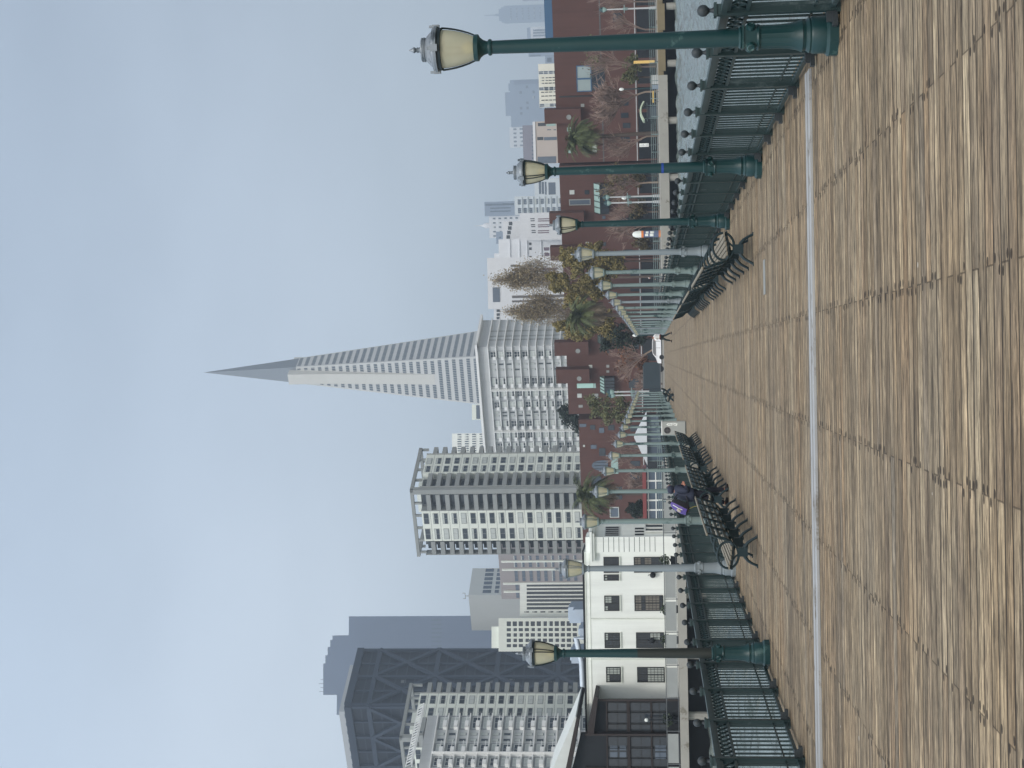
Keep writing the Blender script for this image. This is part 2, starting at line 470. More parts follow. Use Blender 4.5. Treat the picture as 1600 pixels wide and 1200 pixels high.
def milk_glass():
    m = bpy.data.materials.new('milky_lantern_glass'); t = NT(m); b = t.bsdf()
    P = t.pos()
    n = t.noise(P, 5.0, 3.0, 0.6)
    c = t.mix(n, S(196, 194, 166), S(236, 230, 204))
    t.link(c, b.inputs['Base Color'])
    b.inputs['Roughness'].default_value = 0.45
    b.inputs['Transmission Weight'].default_value = 0.42
    b.inputs['IOR'].default_value = 1.12
    return m
M_glassm = milk_glass()
M_bulb = mat('lantern_bulb', S(232, 226, 190), 0.4)

# ------------------------------------------------------------------ deck, water
XR, XL = 2.76, -4.38           # lamp rows
FR, FL = 2.95, -4.62           # railing lines
PIER_END = 197.0
mb = MB(); mb.box((FL - 0.22, -14, -0.32), (FR + 0.22, PIER_END, 0.0))
struct(mb.build('pier_deck', M_deck))
mb = MB()
for x in (FL - 0.1, -2.6, -0.8, 1.0, FR - 0.08):
    mb.box((x, -14, -0.75), (x + 0.3, PIER_END - 1, -0.325))
for k in range(26):
    for x in (FL + 0.3, -2.4, -0.4, FR - 0.5):
        mb.lathe([(0.2, -4), (0.2, -0.76)], 10, (x, -10 + k * 8.0, 0))
struct(mb.build('pier_underside', mat('dark_timber', S(58, 52, 44), 0.9, 0, 0.25, 1.0)))
from mathutils import noise as mnoise
mb = MB()
xs = [-900, -300, -120] + [-50 + 0.42 * k for k in range(109)] + [-2, 0] + [2.4 + 0.42 * k for k in range(112)] + [120, 300, 900]
ys = [-400, -60, 6] + [18 + 0.5 * k for k in range(350)] + [203]
for y in ys:
    for x in xs:
        h = 0.0
        if abs(x) < 52 and 17 < y < 194:
            h = 0.17 * mnoise.noise(V((x * 0.40, y * 0.34, 0.3))) + 0.36 * mnoise.noise(V((x * 0.95 + 7, y * 0.62, 1.7)))
        mb.v.append((x, y, -2.1 + h))
for j in range(len(ys) - 1):
    for i in range(len(xs) - 1):
        a = j * len(xs) + i; mb.f.append((a, a + 1, a + 1 + len(xs), a + len(xs))); mb.m.append(0)
struct(mb.build('water', M_water, None, 180))
# expansion joint: two overlapping plates right across the deck
t_ = thing('expansion_joint', 'pale metal expansion joint plate lying right across the wooden pier deck', 'joint plate', (0, 15.8, 0))
mb = MB(); mb.box((FL + 0.1, 15.62, 0.003), (FR - 0.1, 15.785, 0.028)); mb.build('lower_plate', M_strip, t_)
mb = MB(); mb.box((FL + 0.1, 15.788, 0.003), (FR - 0.1, 15.824, 0.020)); mb.build('joint_seal', mat('rubber_seal', S(40, 40, 42), 0.8), t_)
mb = MB(); mb.box((FL + 0.1, 15.825, 0.003), (FR - 0.1, 15.99, 0.034)); mb.build('upper_plate', M_strip, t_)
mb = MB(); mb.box((0.86, 22.2, 0.003), (1.36, 22.55, 0.012))
tag(mb.build('cover_plate', mat('dull_plate', S(138, 140, 136), 0.6, 0.1, 0.2, 5.0)), 'small pale metal plate let into the planks near the right bench row', 'cover plate')
# ------------------------------------------------------------------ railings
BAY = 1.83
def post_mesh():
    mb = MB()
    s = 0.045
    mb.box((-s, -s, 0.0), (s, s, 1.04))
    mb.box((-s - 0.012, -s - 0.012, 1.04), (s + 0.012, s + 0.012, 1.065))
    mb.box((-0.06, -0.06, 0.0), (0.06, 0.06, 0.03))
    return mb.mesh('railing_post', M_fence)
def ball_mesh():
    mb = MB()
    mb.lathe([(0.028, 1.066), (0.018, 1.085), (0.018, 1.10), (0.03, 1.112)], 10)
    mb.ball((0, 0, 1.155), 0.052, 14, 10)
    return mb.mesh('finial', M_foot, None, 40)
def foot_mesh(s):
    mb = MB()
    mb.prism([(0.046, -0.03), (0.17, -0.045), (0.17, 0.045), (0.046, 0.03)], 0.023, 0.065)
    mb.obox((0.046, -0.018, 0.065), (0.09, 0, 0), (0, 0.036, 0), (0, 0, 0.05))
    if s < 0:
        mb.v = [(-x, y, z) for x, y, z in mb.v]; mb.f = [f[::-1] for f in mb.f]
    return mb.mesh('foot_bracket', M_foot)
def panel_mesh():
    mb = MB(); a, b = 0.045, BAY - 0.045
    mb.box((-0.038, a, 0.955), (0.038, b, 1.005))       # hand rail
    mb.box((-0.022, a, 0.925), (0.022, b, 0.955))
    mb.box((-0.025, a, 0.765), (0.025, b, 0.795))       # second rail
    mb.box((-0.028, a, 0.045), (0.028, b, 0.085))       # bottom rail
    mb.box((-0.007, a, 0.205), (0.007, b, 0.225))
    n = 9; st = (b - a) / n
    for i in range(n):
        y = a + st * (i + 0.5)
        mb.box((-0.010, y - 0.011, 0.085), (0.010, y + 0.011, 0.765))
        y0, y1 = a + st * i, a + st * (i + 1)
        mb.bar((0, y0, 0.795), (0, y1, 0.925), 0.02, 0.016)
        mb.bar((0.001, y1, 0.795), (0.001, y0, 0.925), 0.0205, 0.0165)
        mb.lathe([(0.022, -0.012), (0.022, 0.012)], 8, (0, y, 0.86))
    return mb.mesh('railing_panel', M_fence)
ME_post, ME_ball, ME_panel = post_mesh(), ball_mesh(), panel_mesh()
def railing(x, y0, n, s, label):
    root = thing('pier_railing', label, 'railing', (x, y0, 0))
    me_foot = foot_mesh(s)
    for i in range(n):
        y = y0 + i * BAY
        p = inst('post', ME_post, root, (x, y, 0))
        b = bpy.data.objects.new('finial', ME_ball); COL.objects.link(b); b.parent = p
        if i < 50:
            f = bpy.data.objects.new('foot_bracket', me_foot); COL.objects.link(f); f.parent = p
        if i < n - 1: inst('railing_panel', ME_panel, root, (x, y, 0))
railing(FR, 13.3 - 2 * BAY, 100, -1, 'dark green iron railing with ball topped posts along the right edge of the pier')
railing(FL, 17.55 - 3 * BAY, 99, 1, 'dark green iron railing with ball topped posts along the left edge of the pier')

# ------------------------------------------------------------------ pier lamps
def ring_pts(r, z, n, a0=0):
    return [(r * math.cos(a0 + 2 * math.pi * k / n), r * math.sin(a0 + 2 * math.pi * k / n), z) for k in range(n)]
def base_mesh(m):
    mb = MB()
    mb.lathe([(0.196, 0.0), (0.196, 0.075), (0.172, 0.10)], 8, rot=math.pi / 8)
    mb.lathe([(0.160, 0.10), (0.160, 0.21), (0.150, 0.225), (0.152, 0.24), (0.128, 0.27), (0.133, 0.285), (0.133, 0.30)], 24)
    mb.lathe([(0.140, 0.30), (0.130, 0.325), (0.118, 0.36), (0.109, 0.41), (0.103, 0.48), (0.100, 0.66)], 32, fl=0.022)
    mb.lathe([(0.108, 0.66), (0.115, 0.675), (0.108, 0.69)], 24)
    mb.box((-0.088, -0.088, 0.69), (0.088, 0.088, 0.80))
    mb.box((-0.10, -0.10, 0.80), (0.10, 0.10, 0.815)); mb.lathe([(0.094, 0.815), (0.098, 0.83), (0.084, 0.845)], 24)
    for sx in (-1, 1):
        for sy in (-1, 1):
            i0 = len(mb.v)
            mb.lathe([(0.040, -0.02), (0.040, 0.012), (0.028, 0.02), (0.02, 0.013)], 12)
            c = V((sx * 0.088, sy * 0.088, 0.74)); ax = V((sx, sy, 0)).normalized()
            q = V((0, 0, 1)).rotation_difference(ax)
            for k in range(i0, len(mb.v)): mb.v[k] = tuple(q @ V(mb.v[k]) + c)
    return mb.mesh('base', m, None, 35)
def pole_mesh(m, z0=0.845, z1=3.02, r0=0.081, r1=0.058):
    mb = MB()
    mb.lathe([(r0, z0), (r1, z1)], 12)
    if z1 > 3: mb.lathe([(0.068, 3.005), (0.074, 3.02), (0.068, 3.035)], 20)
    return mb.mesh('pole', m, None, 50)
def neck_mesh(m):
    mb = MB()
    mb.lathe([(0.055, 3.035), (0.058, 3.055), (0.068, 3.08), (0.088, 3.105), (0.114, 3.12), (0.118, 3.122), (0.118, 3.16), (0.10, 3.162)], 24)
    return mb.mesh('neck', m, None, 35)
def globe_mesh():
    mb = MB()
    mb.lathe([(0.102, 3.163), (0.122, 3.21), (0.141, 3.27), (0.155, 3.33), (0.164, 3.39), (0.168, 3.445)], 32)
    return mb.mesh('lantern_glass', M_glassm, None, 40)
def cage_mesh(m, legs=(0, 1, 2, 3)):
    mb = MB()
    for k in legs:
        a0 = math.pi / 2 * k
        for da, w in ((-0.10, 1), (0.10, 1)):
            pts = []
            for r, z in ((0.112, 3.158), (0.134, 3.21), (0.153, 3.27), (0.168, 3.33), (0.178, 3.39), (0.184, 3.445)):
                a = a0 + da * (1 if z > 3.2 else 0.6) * (1 + (z - 3.2))
                pts.append((r * math.cos(a), r * math.sin(a), z))
            mb.path(pts, 0.0075, 6)
    mb.lathe([(0.170, 3.445), (0.186, 3.447), (0.186, 3.475), (0.175, 3.477)], 32)
    return mb.mesh('cage', m, None, 40)
def roof_mesh():
    mb = MB()
    mb.lathe([(0.19, 3.478), (0.204, 3.482), (0.204, 3.505), (0.190, 3.512), (0.186, 3.525), (0.164, 3.53), (0.145, 3.55), (0.118, 3.575), (0.102, 3.585), (0.102, 3.592)], 32)
    mb.lathe([(0.085, 3.592), (0.106, 3.595), (0.108, 3.607), (0.100, 3.609), (0.100, 3.614), (0.106, 3.617), (0.104, 3.628), (0.04, 3.634)], 32)
    for k in range(4):
        a = math.pi / 2 * k
        c = V((math.cos(a), math.sin(a), 0)); q = V((-math.sin(a), math.cos(a), 0))
        mb.obox(c * 0.186 - q * 0.03 + V((0, 0, 3.466)), q * 0.06, c * 0.026, (0, 0, 0.06))
        mb.obox(c * 0.188 - q * 0.018 + V((0, 0, 3.526)), q * 0.036, c * 0.02, (0, 0, 0.03))
    return mb.mesh('lantern_roof', M_roofm, None, 35)
def lfinial_mesh():
    mb = MB()
    mb.lathe([(0.022, 3.634), (0.027, 3.645), (0.020, 3.655), (0.024, 3.662), (0.024, 3.672), (0.016, 3.68), (0.026, 3.692), (0.026, 3.702), (0.018, 3.715), (0.003, 3.745)], 12)
    return mb.mesh('finial', M_roofm, None, 40)
def bulb_mesh():
    mb = MB(); mb.lathe([(0.04, 3.164), (0.05, 3.2), (0.05, 3.24), (0.03, 3.27), (0.005, 3.28)], 12)
    return mb.mesh('bulb', M_bulb, None, 40)
LM = {}
for key, mm in (('teal', M_teal), ('worn', M_tealw), ('grey', M_grey)):
    LM[key] = dict(base=base_mesh(mm), pole=pole_mesh(mm), neck=neck_mesh(mm if key != 'worn' else M_tealw), cage=cage_mesh(M_rim if key == 'teal' else mm))
ME_globe, ME_roof, ME_lf, ME_bulb = globe_mesh(), roof_mesh(), lfinial_mesh(), bulb_mesh()
ORD = 'nearest second third fourth fifth sixth seventh eighth ninth tenth eleventh twelfth'.split()
LOOK = {'teal': 'glossy dark teal', 'worn': 'patchy faded green', 'grey': 'faded grey'}
def lamp(x, y, key, label, rot, low=None, three=False):
    root = thing('lamp_post', label, 'lamp post', (x, y, 0), 'lamp posts along the pier railings', rot)
    L = LM[key]
    def add(n, me, par=root):
        o = bpy.data.objects.new(n, me); COL.objects.link(o); o.parent = par; return o
    add('base', L['base'])
    if low:
        add('pole', pole_mesh(low, 0.845, 1.93, 0.081, 0.0695))['label'] = 'dark brown repainted lower pole'
        add('pole', pole_mesh(M_teal, 1.93, 3.02, 0.0695, 0.058))
    else: add('pole', L['pole'])
    add('neck', L['neck'])
    g = add('lantern_glass', ME_globe); add('bulb', ME_bulb, g)
    add('cage', cage_mesh(M_rim, (0, 1, 2)) if three else L['cage'])
    r = add('lantern_roof', ME_roof); add('finial', ME_lf, r)
    return root
for side, x, k0 in (('right', XR, 0), ('left', XL, 1)):
    for k in range(k0, 20):
        y = 13.56 + 9.14 * k
        n = k - k0
        key = 'teal' if (side == 'right' and k < 3) or (side == 'left' and k == 1) else ('grey' if (side == 'left' and k == 2) or (side == 'right' and k % 4 == 3) else 'worn')
        if n < 10:
            lab = '%s lamp post, %s from the viewer along the %s railing' % (LOOK[key], ORD[n], side)
        else:
            lab = 'small distant lamp post in the tightly overlapping far end of the %s row' % side
        rot = {('right', 0): -0.12, ('right', 1): -0.55, ('right', 2): -0.5, ('left', 1): -1.15, ('left', 2): 0.35}.get((side, k), random.uniform(-0.7, 0.7))
        r = lamp(x, y, key, lab, rot, M_brown if (side == 'left' and k == 1) else None, side == 'right' and k == 0)
        if side == 'right' and k == 1:
            mb = MB(); mb.lathe([(0.0765, 1.418), (0.0765, 1.452)], 16); mb.build('tape_band', mat('blue_tape', S(34, 70, 150), 0.5), None).parent = r

# ------------------------------------------------------------------ benches
def bench(name, x, y0, n, s, label, step=1.28):
    """s = +1: sits facing -X with its back on the +X side; s = -1 mirrored"""
    root = thing(name, label, 'bench', (x, y0, 0), 'iron benches along the pier')
    def fix(mb):
        if s < 0:
            mb.v = [(-a, b, c) for a, b, c in mb.v]; mb.f = [f[::-1] for f in mb.f]
        return mb
    mb = MB()
    def arc(c, rx, rz, a0, a1, k=10):
        return [(c[0] + rx * math.cos(R_(a0 + (a1 - a0) * i / k)), 0, c[1] + rz * math.sin(R_(a0 + (a1 - a0) * i / k))) for i in range(k + 1)]
    # hoop arm
    mb.path([(-0.05 + 0.215 * math.cos(2 * math.pi * i / 24), 0, 0.475 + 0.17 * math.sin(2 * math.pi * i / 24)) for i in range(24)], 0.020, 7, closed=True)
    # hub and splayed legs
    mb.box((-0.075, -0.03, 0.16), (0.075, 0.03, 0.31))
    mb.path([(-0.03, 0, 0.22), (-0.09, 0, 0.20), (-0.15, 0, 0.15), (-0.19, 0, 0.09), (-0.225, 0, 0.01)], [0.034, 0.030, 0.025, 0.022, 0.022], 7)
    mb.path([(0.03, 0, 0.22), (0.09, 0, 0.20), (0.15, 0, 0.15), (0.19, 0, 0.09), (0.235, 0, 0.01)], [0.034, 0.030, 0.025, 0.022, 0.022], 7)
    mb.box((-0.265, -0.03, 0.001), (-0.205, 0.03, 0.016)); mb.box((0.215, -0.03, 0.001), (0.275, 0.03, 0.016))
    # seat bearer and back stem
    mb.path([(-0.285, 0, 0.41), (-0.26, 0, 0.435), (-0.2, 0, 0.425), (-0.05, 0, 0.395), (0.10, 0, 0.39), (0.17, 0, 0.43), (0.21, 0, 0.52), (0.25, 0, 0.66), (0.30, 0, 0.80), (0.315, 0, 0.815)], [0.016, 0.022, 0.026, 0.027, 0.028, 0.028, 0.027, 0.024, 0.022, 0.018], 7)
    mb.path([(-0.02, 0, 0.29), (-0.08, 0, 0.36), (-0.13, 0, 0.41)], 0.015, 6)
    mb.path([(0.02, 0, 0.29), (0.08, 0, 0.34), (0.12, 0, 0.40)], 0.015, 6)
    me = fix(mb).mesh('frame', M_bench, None, 50)
    for i in range(n): inst('frame', me, root, (x, y0 + i * step, 0))
    L = (n - 1) * step
    for i in range(5):
        xx = -0.245 + i * 0.078; zz = (0.452, 0.444, 0.428, 0.418, 0.412)[i]
        mb = MB(); mb.box((xx - 0.033, -0.07, zz), (xx + 0.033, L + 0.07, zz + 0.022)); mb = fix(mb)
        o = bpy.data.objects.new('seat_slat', mb.mesh('seat_slat', M_slat)); COL.objects.link(o); o.parent = root
    for i, (xx, zz) in enumerate(((0.190, 0.47), (0.217, 0.57), (0.250, 0.665))):
        mb = MB(); d = V((0.30, 0, 1)).normalized()
        mb.obox((xx - 0.022, -0.06, zz), (0.016, 0, -0.005), (0, L + 0.12, 0), d * 0.048); mb = fix(mb)
        o = bpy.data.objects.new('back_slat', mb.mesh('back_slat', M_slatd)); COL.objects.link(o); o.parent = root
    mb = MB(); mb.box((0.268, -0.06, 0.80), (0.318, L + 0.06, 0.822)); mb = fix(mb)
    o = bpy.data.objects.new('top_rail', mb.mesh('top_rail', M_slat)); COL.objects.link(o); o.parent = root
    return root
BXL, BXR = -3.17, 1.68
for k, (y0, n) in enumerate(((24.9, 6), (34.0, 6), (43.1, 6), (52.3, 6))):
    bench('park_bench', BXL, y0, n, 1, 'long iron bench with hoop arms beside the left railing, %s of that row' % ORD[k])
    bench('park_bench', BXR, y0 - 0.2, n, -1, 'long iron bench with hoop arms beside the right railing, %s of that row' % ORD[k])
bench('park_bench', BXL, 116.0, 6, 1, 'far small iron bench at the left railing beyond the grey bin, nearer of two')
bench('park_bench', BXL, 134.0, 6, 1, 'far small iron bench at the left railing just before the dark box truck')
# ------------------------------------------------------------------ city materials
M_white = mat('white_stucco', S(234, 238, 232), 0.8, 0, 0.05, 0.3, streak=0.15)
M_panel = mat('pale_concrete_panel', S(226, 231, 221), 0.8, 0, 0.06, 0.3, streak=0.08)
M_conc = mat('grey_concrete', S(146, 150, 148), 0.85, 0, 0.1, 0.3, streak=0.12)
M_concd = mat('dark_concrete', S(92, 96, 98), 0.85, 0, 0.1, 0.3, streak=0.1)
M_slab = mat('bright_slab_edge', S(236, 238, 236), 0.8, 0, 0.06, 0.4, streak=0.06)
M_slabwall = mat('grey_slab_wall', S(186, 189, 189), 0.85, 0, 0.07, 0.3, streak=0.1)
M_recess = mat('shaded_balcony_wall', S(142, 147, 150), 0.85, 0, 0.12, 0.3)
M_brick = mat('brown_brick', S(86, 58, 51), 0.9, 0, 0.18, 0.35, streak=0.22)
M_bluem = mat('blue_metal', S(60, 96, 128), 0.6, 0, 0.08, 0.3)
M_glassd = mat('dark_glass', S(44, 52, 60), 0.12, 0, 0.3, 0.15, spec=0.6)
M_glassb = mat('blue_grey_glass', S(84, 96, 110), 0.15, 0, 0.25, 0.2, spec=0.6)
M_glassl = mat('pale_glass', S(150, 178, 172), 0.15, 0, 0.15, 0.2, spec=0.6)
M_blind = mat('window_blind', S(190, 196, 192), 0.8)
M_frame = mat('window_frame', S(150, 156, 154), 0.6)
M_framew = mat('white_window_frame', S(220, 224, 220), 0.6)
M_frameb = mat('black_window_frame', S(30, 34, 36), 0.5)
M_alcoa = mat('slate_steel', S(36, 47, 63), 0.55, 0.1, 0.08, 0.2)
M_alcoag = mat('slate_glass', S(8, 16, 30), 0.3, 0, 0.4, 0.08, spec=0.25)
M_pyr = mat('quartz_panel', S(200, 202, 200), 0.8, 0, 0.05, 0.2, streak=0.07)
M_pyrs = mat('hazed_aluminium', S(130, 138, 146), 0.6, 0.1, 0.05, 0.1)  # pale tone puts the spire's fade into haze in the colour
M_granite = mat('hazed_granite', S(78, 92, 116), 0.5, 0, 0.08, 0.1)  # lightened and blued: part of the haze is in this colour
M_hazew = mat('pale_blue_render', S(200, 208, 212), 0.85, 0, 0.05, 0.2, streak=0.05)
M_skyg = mat('sky_lit_glass', S(150, 164, 164), 0.2, 0, 0.15, 0.3)  # pale tone stands in for sky reflected in the glass
M_tan = mat('tan_stone', S(184, 173, 164), 0.85, 0, 0.05, 0.2, streak=0.05)
M_cream = mat('cream_render', S(222, 220, 206), 0.85, 0, 0.05, 0.2, streak=0.05)
M_bluegrey = mat('blue_grey_haze_tone', S(136, 149, 165), 0.85, 0, 0.06, 0.1)  # on far towers this pale tone carries part of the haze
M_pink = mat('pinkish_concrete', S(148, 142, 142), 0.85, 0, 0.06, 0.2, streak=0.06)
M_dark = mat('shaded_glass', S(20, 24, 30), 0.25, 0, 0.3, 0.2)
M_wood = mat('brown_fascia', S(46, 38, 36), 0.75, 0, 0.15, 1.0)
M_blackw = mat('charcoal_cladding', S(32, 36, 40), 0.7, 0, 0.12, 0.8, spec=0.3)

def wins(w, h, frame=None, fw=0.12, split=(1, 1), glass=None, blinds=(0, 0, 0.45), t=0.12):
    frame = frame or M_frame
    return [win_mesh('window', w, h, [frame, glass or M_glassd, M_blind], fw, t, split, b) for b in blinds]

# ================================================================== pointed tower
D = 890.0
tip = at(318, 582, D)
zm = at(747, 573, D).z
sm = 31.4                                    # side length at height zm
def side(z): return sm * (tip.z - z) / (tip.z - zm)
cx, cy = tip.x, tip.y
rt = thing('pyramid_tower', 'tall slender pyramid tower with pointed spire and flush side wings', 'skyscraper', (cx, cy, 0))
def pcorners(z, k=1.0):
    s = side(z) * k / 2; c = V((cx, cy, z))
    return [c - E1 * s - E2 * s, c + E1 * s - E2 * s, c + E1 * s + E2 * s, c - E1 * s + E2 * s]   # near, right, back, left
zs_ = at(467, 582, D).z
mb = MB()
a, b_ = pcorners(0), pcorners(zs_)
for k in range(4):
    q = (k + 1) % 4; mb.poly([a[k], a[q], b_[q], b_[k]])
mb.poly(b_); mb.build('shaft', M_pyr, rt)
mb = MB(); b2 = pcorners(zs_ + 0.1, 0.97); tp = pcorners(tip.z - 2.5, 1.0)
for k in range(4):
    q = (k + 1) % 4; mb.poly([b2[k], b2[q], tp[q], tp[k]])
for k in range(4): mb.poly([tp[k], tp[(k + 1) % 4], tip])
mb.build('spire', M_pyrs, rt)
# side wings: shafts that rise plumb out of the sloping faces
zw0, zw1 = at(684, 590, D).z, at(456, 590, D).z
ww = 6.6
def wing(out, along, m):
    mb = MB(); c = V((cx, cy, 0))
    o0 = side(zw0) / 2
    for sgn in (0,):
        base = c + out * (o0 - 12) - along * (ww / 2)
    top_in = 2.0
    pts = []
    # outer face leans in a little towards the top
    o1 = side(zw1) / 2 + 2.6
    A = [c + out * (o0 + 0.05) - along * ww / 2 + V((0, 0, zw0)), c + out * (o0 + 0.05) + along * ww / 2 + V((0, 0, zw0))]
    om = side(zs_ - 18) / 2 + 3.2
    zmid = zs_ - 18
    B = [c + out * om - along * ww / 2 + V((0, 0, zmid)), c + out * om + along * ww / 2 + V((0, 0, zmid))]
    Cc = [c + out * om - along * ww / 2 + V((0, 0, zw1)), c + out * om + along * ww / 2 + V((0, 0, zw1))]
    inn = [c - along * ww / 2, c + along * ww / 2]
    I = [[p + V((0, 0, z)) for p in inn] for z in (zw0 - 0.0, zmid, zw1)]
    mb.poly([A[0], A[1], B[1], B[0]]); mb.poly([B[0], B[1], Cc[1], Cc[0]]); mb.poly([Cc[0], Cc[1], I[2][1], I[2][0]])
    for s_, flip in ((0, 1), (1, 0)):
        mb.poly([A[s_], B[s_], I[1][s_], I[0][s_]]); mb.poly([B[s_], Cc[s_], I[2][s_], I[1][s_]])
    mb.build('wing', m, rt)
M_wing = mat('pale_wing_panel', S(206, 206, 200), 0.8, 0, 0.04, 0.2)
wing(-E1, E2, M_wing); wing(E1, E2, M_wing)
def pyr_glass():
    m = bpy.data.materials.new('tower_ribbon_window'); t = NT(m); b = t.bsdf()
    P = t.pos(); X, Y, Z = t.sep(P)
    u = t.math('ADD', t.math('MULTIPLY', X, E1.x + E2.x), t.math('MULTIPLY', Y, E1.y + E2.y))
    f = t.math('FRACT', t.math('DIVIDE', u, 1.55))
    c = t.mix(t.math('LESS_THAN', f, 0.30), S(80, 90, 100), S(162, 166, 166))
    t.link(c, b.inputs['Base Color']); b.inputs['Roughness'].default_value = 0.3
    return m
M_pg = pyr_glass()
nfl = 26
zt_, zb_ = at(474, 580, D).z, at(752, 580, D).z
for k in range(nfl + 6):
    z = zt_ - (zt_ - zb_) * k / (nfl - 1)
    h = 2.05
    if z < 20: break
    for face in (0, 1):
        out = -E2 if face == 0 else -E1          # right face / left face
        al = E1 if face == 0 else -E2
        s0, s1 = side(z), side(z + h)
        mb = MB(); segs = []
        if face == 1 and z + h > zw0:
            g0 = ww / 2 + 0.35
            segs = [(-s0 / 2 + 1.0, -g0), (g0, s0 / 2 - 1.0)]
        else: segs = [(-s0 / 2 + 1.0, s0 / 2 - 1.0)]
        for u0, u1 in segs:
            if u1 - u0 < 0.6: continue
            mb = MB()
            c0 = V((cx, cy, z)) + out * (s0 / 2 + 0.06); c1 = V((cx, cy, z + h)) + out * (s1 / 2 + 0.06)
            r = s1 / s0
            q0, q1, q2, q3 = c0 + al * u0, c0 + al * u1, c1 + al * u1 * r, c1 + al * u0 * r
            mb.poly([q0, q1, q2, q3])
            o2 = out * -0.5
            mb.poly([q0, q0 + o2, q1 + o2, q1]); mb.poly([q3, q2, q2 + o2, q3 + o2])
            mb.build('window_band', M_pg, rt)

# ================================================================== balcony tower (grey and pale panels), two of a kind
def balcony_mesh(w, depth, ph, m1, m2):
    mb = MB()
    mb.box((0, -0.25, -0.22), (w, depth, 0.0))
    mb.box((0.0, -0.25, 0.0), (w, -0.10, ph))
    mb.cur = 1
    mb.box((w * 0.15, depth - 0.08, 0.15), (w * 0.85, depth, 2.2))
    return mb.mesh('balcony', [m1, m2])
def balcony_tower(name, label, C, D, yl, yr, zonesR, zonesL, zf, nf, group):
    root, fr, fl, zt = corner(name, label, C, D, yl, yr, None, group, build=False)
    fh = zf[1]
    top = zf[0] + fh * 0.76
    ins = 2.0
    mb = MB(); c = fr.p0 + E1 * ins + E2 * ins
    mb.obox((c.x, c.y, 0), E1 * (fr.L - 2 * ins), E2 * (fl.L - 2 * ins), V((0, 0, top)))
    mb.build('core', M_concd, root)
    mb = MB(); p = fr.p0
    o = p - E1 * 0.0 - E2 * 0.0
    mb.obox((o.x, o.y, 0), E1 * 1.5, E2 * 1.5, V((0, 0, zt - 0.9)))
    mb.build('corner_pillar', M_conc, root)
    for fac, zones in ((fr, zonesR), (fl, zonesL)):
        for kind, u0, u1, ww_ in zones:
            if kind == 'pillar':
                mb = MB(); fac.box(mb, u0, u1, 0, zt - 0.9, -ins, 0.02); mb.build('pillar', M_conc, root)
            elif kind == 'panel':
                mb = MB(); fac.box(mb, u0, u1, 0, top, -ins, 0.0)
                mb.build('panel_wall', M_panel, root)
                mb = MB()
                for k in range(nf + 1): fac.box(mb, u0 + 0.05, u1 - 0.05, zf[0] - k * fh - 0.45, zf[0] - k * fh - 0.39, -0.02, 0.03)
                mb.build('panel_joints', M_concd, root)
                ms = wins(ww_[0][1] - ww_[0][0], fh * 0.56, M_frame, 0.1, (2, 1), None, (0, 0, 0.35, 0.95, 0.2))
                grid(fac, root, 'window', ms, [w[0] for w in ww_], [zf[0] - k * fh + 0.1 for k in range(nf)])
            else:
                me = balcony_mesh(u1 - u0 - 0.16, ins - 0.06, 1.0, M_conc, M_glassd)
                for k in range(nf + 1):
                    inst('balcony', me, root, fac.P(u0 + 0.08, zf[0] - k * fh - 0.75, 0.0), fac.rz)
                mb = MB(); fac.box(mb, u0 - 0.12, u0 + 0.06, 0, top, -ins, 0.3); mb.build('fin_wall', M_conc, root)
    # open roof frame
    mb = MB()
    for fac in (fr, fl):
        fac.box(mb, 0.0, fac.L, zt - 0.9, zt, -0.9, 0.0)
        n = 5 if fac is fl else 4
        for k in range(n + 1):
            u = 0.45 + (fac.L - 0.9) * k / n
            fac.box(mb, u - 0.3, u + 0.3, top - 0.2, zt - 0.9, -0.75, -0.15)
    f2 = Fac(fr.p0 + E1 * fr.L, E2, fl.L, zt); f2.box(mb, 0, fl.L, zt - 0.9, zt, 0.0, -0.9)
    f3 = Fac(fl.p0, E1, fr.L, zt); f3.box(mb, 0, fr.L, zt - 0.9, zt, 0.0, -0.9)
    for k in range(1, 5):
        f2.box(mb, fl.L * k / 5 - 0.3, fl.L * k / 5 + 0.3, top + 0.7, zt - 0.9, -0.1, -0.7)
        f3.box(mb, fr.L * k / 5 - 0.3, fr.L * k / 5 + 0.3, top + 0.7, zt - 0.9, -0.1, -0.7)
    mb.build('roof_frame', M_conc, root)
    mb = MB(); c = fr.p0 + E1 * fr.L * 0.45 + E2 * fl.L * 0.35
    mb.obox((c.x, c.y, top), E1 * fr.L * 0.35, E2 * fl.L * 0.3, V((0, 0, 2.6)))
    mb.build('plant_room', M_panel, root)
    return root, fr, fl, zt, top
GA = 'pale panelled apartment towers with open roof frames'
# first one: centre left of the picture
C = (640, 766); p = at(C[0], C[1], 425); c0 = V((p.x, p.y, 0))
fr_ = Fac(c0, E1, 1, p.z); L2 = meet(c0, E2, C[0], 866); fl_ = Fac(c0 + E2 * L2, -E2, L2, p.z); L1 = meet(c0, E1, C[0], 700)
uR = lambda y: fr_.img(780, y)[0]
uL = lambda y: fl_.img(780, y)[0]
zw = [fl_.img(671.8 + 14.62 * k, 820)[1] for k in range(2)]
zonesR = [('balcony', 1.5, uR(739), None), ('panel', uR(738.6), uR(709), [(uR(736.5), uR(727)), (uR(724), uR(713.5))]), ('balcony', uR(708.5), L1, None)]
zonesL = [('balcony', 0, uL(845), None), ('panel', uL(844.5), uL(796.5), [(uL(841.5), uL(825)), (uL(817.5), uL(800.5))]), ('balcony', uL(796), L2 - 1.5, None)]
balcony_tower('apartment_tower', 'grey and cream apartment tower with stacked balconies standing alone before the pyramid', C, 425, 866, 700, zonesR, zonesL, (zw[0], zw[0] - zw[1]), 20, GA)
